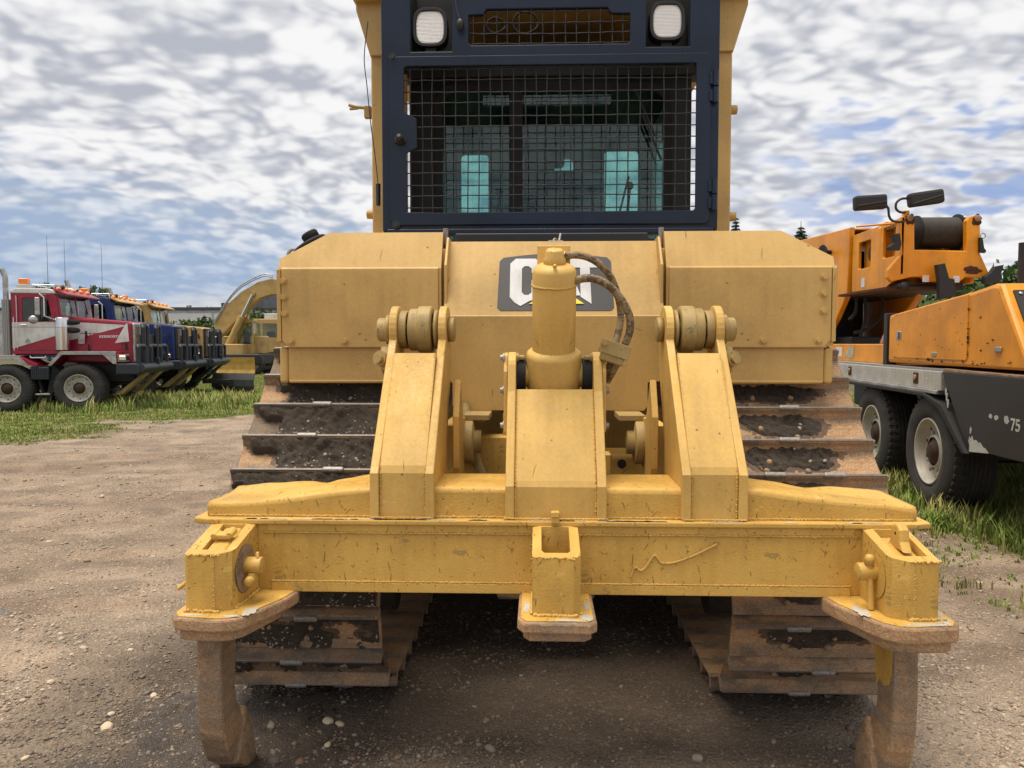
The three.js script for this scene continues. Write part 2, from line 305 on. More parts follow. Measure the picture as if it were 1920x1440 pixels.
{ // loose gravel, every stone a solid of its own
  const r = rng(99), D = new THREE.Object3D(), col = new THREE.Color();
  const vars = [0, 1, 2].map(k => { const g = new THREE.IcosahedronGeometry(1, k === 0 ? 1 : 2), p = g.attributes.position; for (let i = 0; i < p.count; i++) { const x = p.getX(i), y = p.getY(i), z = p.getZ(i), f = .82 + .36 * vn(x * 1.6 + 9 + k * 7, y * 1.6 + z * 1.3 + 20, 256, k); p.setXYZ(i, x * f * 1.15, y * f * .66, z * f * .9); } g.computeVertexNormals(); return g; });
  const tones = [[.33, .26, .19], [.38, .31, .23], [.24, .18, .13], [.28, .24, .20], [.42, .35, .26], [.34, .22, .14], [.20, .17, .15], [.30, .24, .18], [.26, .22, .18], [.46, .40, .31]];
  const mats = vars.map(() => std({ roughness: .72, color: 0xffffff }));
  const lists = [[], [], []];
  let guard = 0;
  while (lists[0].length + lists[1].length + lists[2].length < 85000 && guard++ < 500000) {
    const an = (r() - .5) * 1.75, d = 2.25 * Math.pow(9, r()), x = Math.sin(an) * d, z = -Math.cos(an) * d;
    const dampShade = dampShadeAt(x, z), nz = fbm(x * 1.7 + 3, z * 1.7 + 8, 3, 256, 41), streak = fbm(x * 2.1 + 30, (z + .3 * x) * 4 + 10, 3, 256, 13);
    let dens = .10 + .9 * sst(.42, .68, nz * .5 + streak * .5); if (x < -.6 && z > -4.6) dens += .25 * dampShade; if (Math.abs(x) < 1 && z < -2.9) dens *= .35;
    dens *= 1 - .85 * grassAt(x, z); if (r() > dens) continue;
    const big = r(), s = (big < .93 ? .0020 + r() * r() * .0055 : big < .997 ? .005 + r() * .006 : .010 + r() * .010) * (d > 6 ? 1.3 : 1);
    lists[Math.floor(r() * 3)].push([x, z, s, tones[Math.floor(r() * tones.length)], r() * 6.3, .8 + r() * .4, dampShade]);
  }
  // a few stones the photograph lets one pick out
  for (const [px, py, s] of [[200, 1358, .026], [113, 1185, .011], [245, 1222, .012], [208, 1330, .013], [95, 1282, .014], [288, 1298, .016], [615, 1352, .021], [637, 1354, .018], [614, 1397, .014], [48, 1420, .014]]) { const q = pix(px, py, 3), c = camera.position, t = c.y / (c.y - q.y); lists[1].push([c.x + (q.x - c.x) * t, c.z + (q.z - c.z) * t, s, [.52, .42, .30], px, 1, 0]); }
  lists.forEach((l, k) => {
    const im = new THREE.InstancedMesh(vars[k], mats[k], l.length); im.name = numbered('gravel'); im.castShadow = im.receiveShadow = true;
    im.userData = { kind: 'stuff', label: 'loose brown and grey gravel strewn over the yard', category: 'gravel' };
    l.forEach(([x, z, s, c, a, f, w], i) => { D.position.set(x, groundH(x, z) + s * .25, z); D.rotation.set((f - 1) * 1.2, a, (f - 1)); D.scale.set(s, s * f, s); D.updateMatrix(); im.setMatrixAt(i, D.matrix); const q = w > .4 ? .55 : 1; im.setColorAt(i, col.setRGB(c[0] * q, c[1] * q, c[2] * q)); });  // stones darken with the same damp and painted shade
    scene.add(im);
  });
}

{ // churned wet earth that still shines, following the lie of the ground
  const wetM = (c, q) => std({ color: c, map: rep(T.speck, .8), roughness: q, bumpMap: rep(T.grit, .55), bumpScale: .02 });
  for (const [cx, cz, rx, rz, label, wm] of [[-1.28, -2.78, .44, .58, 'shiny wet earth beside the mud-packed side ripper tooth', wetM(lin(.21, .168, .132), .40)], [-3.3, -4.12, .34, .10, 'small shiny wet patch out on the open gravel', wetM(lin(.46, .43, .40), .35)]]) {
    const n = 70, P = [], I = [], ok = [];
    for (let j = 0; j <= n; j++) for (let i = 0; i <= n; i++) { const x = cx + (i / n * 2 - 1) * rx * 1.3, z = cz + (j / n * 2 - 1) * rz * 1.3, e = ((x - cx) / rx) ** 2 + ((z - cz) / rz) ** 2 + (fbm(x * 7 + 3, z * 7 + 9, 4, 256, 9) - .5) * 2.6; P.push(x, groundH(x, z) + .003 + .022 * (fbm(x * 26, z * 26, 4, 256, 5) - .5) * (e < 1 ? 1 : 0) + (e < 1 ? .0005 : -.03), z); ok.push(e < 1.05); }
    for (let j = 0; j < n; j++) for (let i = 0; i < n; i++) { const k = j * (n + 1) + i; if (ok[k] || ok[k + 1] || ok[k + n + 1] || ok[k + n + 2]) I.push(k, k + n + 1, k + 1, k + 1, k + n + 1, k + n + 2); }
    const g = new THREE.BufferGeometry(); g.setAttribute('position', new THREE.Float32BufferAttribute(P, 3)); g.setIndex(I); g.computeVertexNormals();
    put(scene, 'wet_ground', build(g), wm, { kind: 'structure', label, category: 'ground' });
  }
}
// ================================================================== the bulldozer, seen from behind
const dozer = thing('bulldozer', 'large yellow tracked bulldozer with raised rear ripper and navy cab guard', 'bulldozer', [0, 0, -5], 0, null, true);
const grp = (parent, name) => { const g = new THREE.Group(); g.name = name; parent.add(g); return g; };
const AX = [1, 0, 0];

// ---- tracks: a belt round rear idler, high sprocket and front idler
{
  const circ = [[3.38, .5, .44], [3.95, 1.16, .34], [6.5, .5, .44]], pts = [];
  for (const [d, y, r] of circ) for (let i = 0; i < 180; i++) { const a = i / 180 * 2 * Math.PI; pts.push([d + r * Math.cos(a), y + r * Math.sin(a)]); }
  pts.sort((a, b) => a[0] - b[0] || a[1] - b[1]);
  const crs = (o, a, b) => (a[0] - o[0]) * (b[1] - o[1]) - (a[1] - o[1]) * (b[0] - o[0]);
  const half = P => { const h = []; for (const p of P) { while (h.length > 1 && crs(h[h.length - 2], h[h.length - 1], p) <= 0) h.pop(); h.push(p); } h.pop(); return h; };
  const hull = half(pts).concat(half([...pts].reverse())).reverse();      // runs up the rear slope, forward over the top, back along the ground
  const acc = [0]; for (let i = 0; i < hull.length; i++) { const a = hull[i], b = hull[(i + 1) % hull.length]; acc.push(acc[i] + Math.hypot(b[0] - a[0], b[1] - a[1])); }
  const per = acc[hull.length], N = Math.round(per / .184), pitch = per / N;
  const at = s => { s = ((s % per) + per) % per; let i = 0; while (acc[i + 1] < s) i++; const a = hull[i], b = hull[(i + 1) % hull.length], t = (s - acc[i]) / (acc[i + 1] - acc[i]); return [mix(a[0], b[0], t), mix(a[1], b[1], t)]; };
  const W = .676;
  const prof = [[0, 0], [.001, .017], [.05, .011], [.115, .011], [.146, .020], [.160, .040], [.163, .060], [.168, .066], [.176, .066], [.180, .058], [.182, .030], [.183, 0]];
  const shoe = (() => {
    const g = [plateX(prof, -W / 2, W / 2, .006)];
    for (const [x, t] of [[-.13, .045], [.04, .045], [-.11, .092], [.06, .092]]) { const s = new THREE.SphereGeometry(.0145, 9, 5, 0, 6.3, 0, 1.7); s.translate(x, .012, -t); g.push(s); }
    const h = build(g); h.translate(0, 0, pitch / 2); return h;
  })();
  const lump = (() => { const g = build(box(-.045, .045, .056, .078, -.182, -.158, .009)); g.translate(0, 0, pitch / 2); return g; })();
  const notch = (() => { const g = build([box(-.04, .04, .018, .043, -.1655, -.142, .004)]); g.translate(0, 0, pitch / 2); return g; })();
  const edge = (() => { const g = build(box(-W / 2 + .01, W / 2 - .01, .0645, .0685, -.1775, -.1665, .002)); g.translate(0, 0, pitch / 2); return g; })();
  const r = rng(5);
  const stone = new THREE.IcosahedronGeometry(1, 1);
  for (const side of [-1, 1]) {
    const tr = grp(dozer, 'track'); tr.userData.label = side < 0 ? 'crawler track packed with dark mud and gravel' : 'crawler track of bare rusty shoes with small mud patches';
    const xc = side * (.679 + W / 2);
    for (let i = 0; i < N; i++) {
      const s = (i + (side < 0 ? .30 : .22)) * pitch, a = at(s - pitch / 2), b = at(s + pitch / 2), t = [(b[0] - a[0]) / pitch, (b[1] - a[1]) / pitch], L = Math.hypot(...t); t[0] /= L; t[1] /= L;
      const n = [-t[1], t[0]];                                           // outward
      const m4 = new THREE.Matrix4().makeBasis(V(1, 0, 0), V(0, n[1], -n[0]), V(0, -t[1], t[0])).setPosition(xc, (a[1] + b[1]) / 2, -(a[0] + b[0]) / 2 + 5);
      const set = (m) => { m.applyMatrix4(m4); return m; };
      const rear = n[0] < -.05 && (a[0] + b[0]) / 2 < 4;                  // faces the camera
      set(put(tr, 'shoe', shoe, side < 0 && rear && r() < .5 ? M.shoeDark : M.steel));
      if (!rear) continue;
      set(put(tr, 'grouser_edge', edge, M.rubbed));
      const low = (a[1] + b[1]) / 2 < .42;
      for (const x of side < 0 ? [[-.02], [.06, -.14], [.1], [-.05]][i % 4] : [[.02], [-.1], [-.12, .12], [-.02]][i % 4]) { const l = set(put(tr, 'weld_lump', lump, M.worn)); l.translateX(x); }
      if (low) for (const x of [-.095, .085]) set(put(tr, 'notch', notch, M.black)).translateX(x);
      // mud packed between the grousers
      const nx = 96, nt = 22, h = [], pos = [], idx = [], seed = i * 3.7 + side * 11;
      const bare = side < 0 ? (.06 + .16 * vn(i * 1.7, 3)) : 0;
      for (let q = 0; q <= nt; q++) for (let p = 0; p <= nx; p++) {
        const x = -W / 2 + .012 + (W - .024) * p / nx, tt = .004 + .155 * q / nt, f = fbm(x * 9 + seed, tt * 12 + seed, 4, 256, 6), gr = vn(x * 110 + seed, tt * 110, 256, 3), gr2 = vn(x * 45 + seed, tt * 45, 256, 8);
        let mk;
        if (side < 0) mk = low ? sst(.40, .52, f + .1 * (.5 - Math.abs(tt - .09) * 6)) : sst(0, .03, (x + W / 2 - bare) + (f - .5) * .22 + (tt > .11 ? .1 : 0)) * sst(-.02, .012, tt + (f - .5) * .04);
        else { const e = ((x + .03) / (.14 + .12 * vn(i * 2.3, 8))) ** 2 + ((tt - .125) / (.055 + .06 * vn(i * 1.9, 4))) ** 2; mk = sst(1.05, .45, e + (f - .5) * 1.9 + (gr - .5) * .35); }
        const baseN = tt < .115 ? .0105 : .0105 + .0095 * sst(.115, .15, tt);
        const fill = side < 0 && !low ? .020 + .022 * sst(.05, .16, tt) : .010;
        h.push(mk); pos.push(x, baseN - .004 + mk * (.006 + fill * (.5 + f * .7) + .011 * (gr - .4) + .014 * (gr2 - .5)), -tt + pitch / 2);
      }
      for (let q = 0; q < nt; q++) for (let p = 0; p < nx; p++) { const k = q * (nx + 1) + p, v = [k, k + 1, k + nx + 1, k + nx + 2]; if (v.every(z => h[z] < .02)) continue; idx.push(v[0], v[1], v[2], v[1], v[3], v[2]); }
      { // damp stain that has soaked out round the mud
        const sp = [], si = [];
        for (let q = 0; q <= nt; q++) for (let p = 0; p <= nx; p++) { const k = (q * (nx + 1) + p) * 3, tt = .004 + .155 * q / nt; sp.push(pos[k], (tt < .115 ? .0116 : .0116 + .0095 * sst(.115, .15, tt)) + .0007, pos[k + 2]); }
        for (let q = 0; q < nt; q++) for (let p = 0; p < nx; p++) { const k = q * (nx + 1) + p; let hit = false; for (let dq = -2; dq <= 3 && !hit; dq++) for (let dp = -5; dp <= 5 && !hit; dp++) { const qq = q + dq, p2 = p + dp; if (qq < 0 || qq > nt || p2 < 0 || p2 > nx) continue; if (h[qq * (nx + 1) + p2] > .3 && Math.hypot(dq / 2.5, dp / 5) < .45 + .7 * vn(p * .35 + seed, q * .6 + 5, 256, 7)) hit = true; } if (hit) si.push(k, k + 1, k + nx + 1, k + 1, k + nx + 2, k + nx + 1); }
        if (si.length) { const g = new THREE.BufferGeometry(); g.setAttribute('position', new THREE.Float32BufferAttribute(sp, 3)); g.setIndex(si); g.computeVertexNormals(); set(put(tr, 'damp_stain', build(g), M.stain)); }
      }
      if (idx.length) {
        const g = new THREE.BufferGeometry(); g.setAttribute('position', new THREE.Float32BufferAttribute(pos, 3)); g.setIndex(idx); g.computeVertexNormals();
        set(put(tr, 'mud', build(g), M.mud));
        const st = [];
        for (let k = 0; k < (side < 0 ? 110 : 34); k++) { const p = Math.floor(r() * nx), q = Math.floor(r() * r() * nt), z = q * (nx + 1) + p; if (h[z] < .5) continue; const c = stone.clone(), sz = .0022 + r() * r() * r() * .010; c.scale(sz * (.8 + r() * .7), sz * .8, sz); c.rotateY(r() * 6); c.translate(pos[z * 3], pos[z * 3 + 1] + sz * .15, pos[z * 3 + 2]); st.push(c); }
        if (st.length) set(put(tr, 'pebbles', build(st), M.stoneGrey, { kind: 'stuff' }));
      }
    }
    // track frame, wheels inside the belt
    const fr = grp(dozer, 'track_frame');
    part(fr, 'frame_beam', bx(xc - .16, xc + .16, .34, .72, 3.75, 6.4, .03), M.black);
    for (const [d, y, rr] of circ) part(fr, 'idler_wheel', lathe([[0, -.14], [rr * .5, -.14], [rr * .55, -.06], [rr * .86, -.06], [rr * .93, -.10], [rr * .93, .10], [rr * .86, .06], [rr * .55, .06], [rr * .5, .14], [0, .14]], [xc, y, -d], AX, 36), M.mud);
    for (let k = 0; k < 6; k++) part(fr, 'roller', cyl([xc - .2, .19, -(4.05 + k * .42)], [xc + .2, .19, -(4.05 + k * .42)], .11, .11, 20), M.mud);
  }
}
// ---- body between the tracks
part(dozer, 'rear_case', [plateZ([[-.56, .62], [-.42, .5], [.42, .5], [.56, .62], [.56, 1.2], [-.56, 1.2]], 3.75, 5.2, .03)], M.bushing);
part(dozer, 'belly_guard', [plateZ([[-.60, .50], [-.585, .34], [-.5, .25], [-.34, .24], [-.28, .30], [-.1, .33], [.1, .33], [.30, .30], [.36, .24], [.5, .25], [.585, .34], [.60, .50]], 3.8, 6.6, .02)], M.steel);
part(dozer, 'drawbar', bx(-.26, .2, .30, .40, 3.55, 4.0, .02), M.steel);
part(dozer, 'engine_hood', [bx(-.52, .52, .5, 2.05, 6.5, 8.3, .05)], M.yellow);
part(dozer, 'front_blade', plateX([[8.9, .02], [8.75, .3], [8.72, .7], [8.9, 1.35], [8.96, 1.35], [8.8, .7], [8.83, .3], [8.98, .02]], -1.9, 1.9, .01), M.yellow);
for (const s of [-1, 1]) part(dozer, 'push_arm', bx(s > 0 ? 1.46 : -1.62, s > 0 ? 1.62 : -1.46, .35, .6, 5.6, 8.8, .03), M.yellow);

// ---- fender tanks
for (const s of [-1, 1]) {
  const X = (a, b) => s < 0 ? [-b, -a] : [a, b], f = grp(dozer, 'fender_tank');
  const xi = .50, xo = 1.235, D0 = 3.45;
  // rear skin: flat lower sheet, slope above, chamfered outer shoulder: a loft of outlines
  const body = (() => {
    const sec = (D, ytop, xs, ysh) => [[xi, 1.62], [xo, 1.62], [xo, ysh], [xs, ytop], [xi, ytop]].map(([x, y]) => V(s * x, y, -D));
    const A = [V(s * xi, 1.49, -D0), V(s * xo, 1.49, -D0), V(s * xo, 1.838, -D0), V(s * xi, 1.838, -D0)];
    const B = sec(3.525, 2.008, 1.02, 1.885); B[2].z = -3.471; const C2 = sec(5.6, 2.008, 1.02, 1.885);
    const tri = []; const q = (a, b, c, d) => { tri.push(a, b, c, a, c, d); };
    q(A[0], A[1], A[2], A[3]);                                  // flat face
    q(A[3], A[2], B[2], B[3]); tri.push(A[3], B[3], B[4]);        // slope
    q(V(s * xo, 1.49, -D0), V(s * xo, 1.49, -5.6), C2[2], B[2]); tri.push(A[1], B[2], A[2]);
    q(B[2], C2[2], C2[3], B[3]); q(B[3], C2[3], C2[4], B[4]);
    q(A[0], A[3], B[4], V(s * xi, 1.49, -3.525)); q(V(s * xi, 1.49, -3.525), B[4], C2[4], V(s * xi, 1.49, -5.6));
    q(A[1], A[0], V(s * xi, 1.62, -3.53), V(s * xo, 1.62, -3.53)); q(V(s * xi, 1.62, -3.53), V(s * xi, 1.62, -5.6), V(s * xo, 1.62, -5.6), V(s * xo, 1.62, -3.53));
    q(V(s * xi, 1.62, -5.6), C2[4], C2[2], V(s * xo, 1.62, -5.6)); tri.push(C2[4], C2[3], C2[2]);
    if (s < 0) for (let i = 0; i < tri.length; i += 3) { const t = tri[i + 1]; tri[i + 1] = tri[i + 2]; tri[i + 2] = t; }
    const g = new THREE.BufferGeometry().setFromPoints(tri); g.computeVertexNormals(); return g;
  })();
  part(f, 'tank_shell', body, M.yellow);
  // bolted cover sheet just proud of the shell, bent along its top
  const cover = rrect(...X(xi + .012, xo - .012), 1.487, 1.84, .03);
  cover.splice(0, 0); part(f, 'cover_sheet', plateZ(shp(s < 0 ? [[-xi - .012, 1.832], [-xo + .014, 1.832], [-xo + .014, 1.515], [-xo + .044, 1.484], [-xi - .012, 1.484]] : [[xi + .012, 1.832], [xo - .014, 1.832], [xo - .014, 1.515], [xo - .044, 1.484], [xi + .012, 1.484]]), 3.440, 3.452, .004), M.yellow);
  part(f, 'bend_roll', cyl([s * (xi + .012), 1.832, -3.4515], [s * (xo - .016), 1.832, -3.4515], .0115, .0115, 20), M.yellow);
  part(f, 'lower_skirt', bx(...X(xi + .03, xo - .035), 1.328, 1.49, 3.462, 3.478, .004), M.yellow);
  part(f, 'side_flange', [bx(...X(xo - .012, xo + .006), 1.51, 1.835, 3.437, 3.60, .003), bx(...X(xo - .035, xo + .004), 1.322, 1.485, 3.455, 3.62, .014)], M.yellow);
  part(f, 'skirt_hem', cyl([s * (xi + .04), 1.331, -3.468], [s * (xo - .04), 1.331, -3.468], .009, .009, 10), M.yellow);
  const bl = s < 0 ? [[-1.222 + .013, 1.782], [-1.207, 1.711], [-1.205, 1.637], [-1.178, 1.514], [-.936, 1.514]] : [[1.185, 1.795], [1.185, 1.722], [1.185, 1.646], [.925, 1.516], [1.165, 1.518]];
  for (const [x, y] of bl) part(f, 'bolt', bolt([x, y, -3.441], [0, 0, 1], .0125, .015), M.yellow);
  // inner flange next to the centre panel
  part(f, 'inner_flange', [plateX([[3.43, 1.49], [3.43, 1.85], [3.53, 1.985], [3.62, 1.985], [3.62, 1.49]], ...X(.472, .484), .003), bx(...X(.484, .502), 1.4, 1.93, 3.50, 3.56, .003)], M.yellow);
  part(f, 'latch_pin', cyl([s * .492, 1.955, -3.56], [s * .492, 2.03, -3.56], .012, .012, 10), M.worn);
}
{ // fuel cap on the left tank
  const c = grp(dozer, 'fuel_cap'), n = V(-.52, .85, .05).normalize(), p = pix(577, 452, 3.7).addScaledVector(n, -.03);
  part(c, 'cap_ring', lathe([[0, 0], [.088, 0], [.09, .010], [.082, .018], [.05, .02], [0, .02]], [p.x, p.y, p.z], n.toArray(), 32), M.rubber);
  part(c, 'cap_top', lathe([[0, 0], [.040, 0], [.042, .04], [.036, .048], [0, .05]], p.clone().addScaledVector(n, .014).add(V(.02, .012, 0)).toArray(), n.toArray(), 24), M.rubber);
  const q = p.clone().add(V(-.08, -.045, .02)); part(c, 'hasp', [tube([q.clone().add(V(-.02, -.03, 0)), q.clone().add(V(-.025, .01, 0)), q.clone().add(V(0, .03, 0)), q.clone().add(V(.02, .0, 0))], .008, 16, 6)], M.worn);
}
// ---- centre panel with the emblem
{
  const p = grp(dozer, 'rear_panel');
  const low = [[-.485, 1.62], [-.485, 1.335], [-.455, 1.335], [-.446, 1.326], [-.446, 1.225], [-.43, 1.205], [.40, 1.205], [.416, 1.225], [.416, 1.326], [.425, 1.335], [.485, 1.335], [.485, 1.62]];
  part(p, 'lower_sheet', plateZ(low, 3.40, 3.415, .003), M.yellow);
  const up = new THREE.BufferGeometry();
  const q = plateX([[3.400, 1.6195], [3.578, 1.972], [3.592, 1.972], [3.415, 1.6195]], -.485, .485, .002);
  part(p, 'upper_sheet', q, M.yellow);
  part(p, 'bend_roll', cyl([-.483, 1.6197, -3.4075], [.483, 1.6197, -3.4075], .0076, .0076, 18), M.yellow);
  // emblem: print laid on the slope; local u right, v up the slope
  const dv = V(0, .3525, -.178).normalize(), nn = V(0, .178, .3525).normalize(), o = V(.010, 1.6195, -3.400);
  const place = (g, lift) => { const m = new THREE.Matrix4().makeBasis(V(1, 0, 0), dv, nn).setPosition(o.clone().addScaledVector(nn, lift)); g.applyMatrix4(m); return g; };
  const e = grp(p, 'emblem');
  const arch = []; for (let i = 0; i <= 12; i++) { const t = i / 12; arch.push([.235 - .47 * t, .305 + .022 * Math.sin(Math.PI * t)]); }
  const bgp = [[-.243, .03], [-.258, .045], [-.252, .285], ...[...arch].reverse().map(a => a), [.252, .285], [.258, .045], [.243, .03]];
  const bg = place(ext(shp(bgp), .002, 0), .0005); part(p, 'emblem_plate', bg, std({ color: lin(.062, .062, .070), roughness: .5, map: rep(T.clean, .6) }));
  p.remove(e);
  const white = std({ color: lin(.80, .81, .84), roughness: .45, map: rep(T.clean, .6) });
  const cS = shp([[-.182, .07], [-.155, .052], [-.12, .075], [-.085, .09], [-.062, .115], [-.062, .185], [-.106, .185], [-.106, .12], [-.12, .108], [-.138, .108], [-.150, .122], [-.150, .245], [-.138, .258], [-.12, .258], [-.106, .245], [-.106, .222], [-.062, .222], [-.062, .27], [-.088, .298], [-.178, .298], [-.203, .272], [-.203, .098]]);
  part(p, 'letter', place(ext(cS, .002, 0), .003), white);
  const aS = shp([[-.052, .105], [.012, .298], [.048, .298], [.112, .105], [.064, .105], [.03, .215], [-.004, .105]]);
  part(p, 'letter', place(ext(aS, .002, 0), .003), white);
  part(p, 'letter', place(ext(shp([[.068, .298], [.192, .298], [.192, .250], [.156, .250], [.159, .062], [.112, .098], [.112, .250], [.068, .250]]), .002, 0), .003), white);
  part(p, 'triangle', place(ext(shp([[-.118, .062], [.126, .062], [.02, .145]]), .002, 0), .0045), std({ color: lin(.85, .68, .04), roughness: .45 }));
}
// ---- dark well and cab base behind the panel
part(dozer, 'cab_base', [bx(-.50, .50, 1.90, 2.075, 4.02, 4.1, .01), bx(-.9, .9, 1.7, 1.98, 4.1, 6.4, .02), bx(-.47, .47, 1.3, 1.94, 3.7, 4.0, .02)], M.black);
part(dozer, 'wiring_clip', [tube([[.0, 1.96, -3.66], [.012, 2.0, -3.7], [.03, 1.99, -3.72], [.04, 2.03, -3.75]], .006, 20, 6), bx(-.02, .05, 1.97, 1.985, 3.64, 3.67, .003)], M.worn);

// ---- roll-over frame and canopy
for (const s of [-1, 1]) {
  const r = grp(dozer, 'roll_frame'), X = (a, b) => s < 0 ? [-b, -a] : [a, b];
  part(r, 'post', bx(...X(.955, 1.045), 2.0, 3.3, 4.55, 4.75, .012), M.yellow);
  part(r, 'gusset', plateZ([[s * .93, 3.17], [s * 1.045, 3.17], [s * 1.125, 3.43], [s * 1.125, 3.62], [s * .93, 3.62]].map(a => a), 4.53, 4.70, .006), M.yellow);
  part(r, 'foot', [bx(...X(.90, 1.10), 2.05, 2.12, 4.45, 4.85, .008), bx(...X(.93, 1.02), 2.12, 2.15, 4.5, 4.6, .01)], M.yellow);
  for (const y of s < 0 ? [2.27] : [2.245, 2.86]) part(r, 'stub', cyl([s * 1.02, y, -4.6], [s * 1.085, y, -4.6], .028, .026, 14), M.yellow);
}
part(dozer, 'canopy', [bx(-1.14, 1.14, 3.47, 3.66, 4.45, 6.5, .02), bx(-.95, .95, 3.24, 3.47, 5.3, 5.5, .01)], M.yellow);
part(dozer, 'cross_beam', [bx(-.9, .9, 3.10, 3.2, 4.70, 4.85, .01), bx(-.9, .9, 3.22, 3.26, 4.66, 4.72, .005)], M.black);
{
  const a = grp(dozer, 'side_bracket'); const p = pix(690, 203, 4.65);
  part(a, 'bracket_arm', [tube([p.clone().add(V(.03, -.01, 0)), p, p.clone().add(V(-.07, .008, 0)), p.clone().add(V(-.115, .02, 0))], .010, 16, 6), tube([p.clone().add(V(-.06, .0, 0)), p.clone().add(V(-.11, -.004, 0))], .008, 8, 6), box(p.x - .02, p.x + .02, p.y - .06, p.y + .01, p.z - .02, p.z + .02, .004)], M.bushing);
  const w = [[690, 40], [683, 110], [688, 160], [695, 230], [703, 290], [709, 345]].map(q => pix(...q, 4.35));
  part(dozer, 'whip_antenna', [tube(w, .0028, 40, 5), cyl(w[5], w[5].clone().add(V(0, -.12, 0)), .014, .012, 10)], M.wire);
}
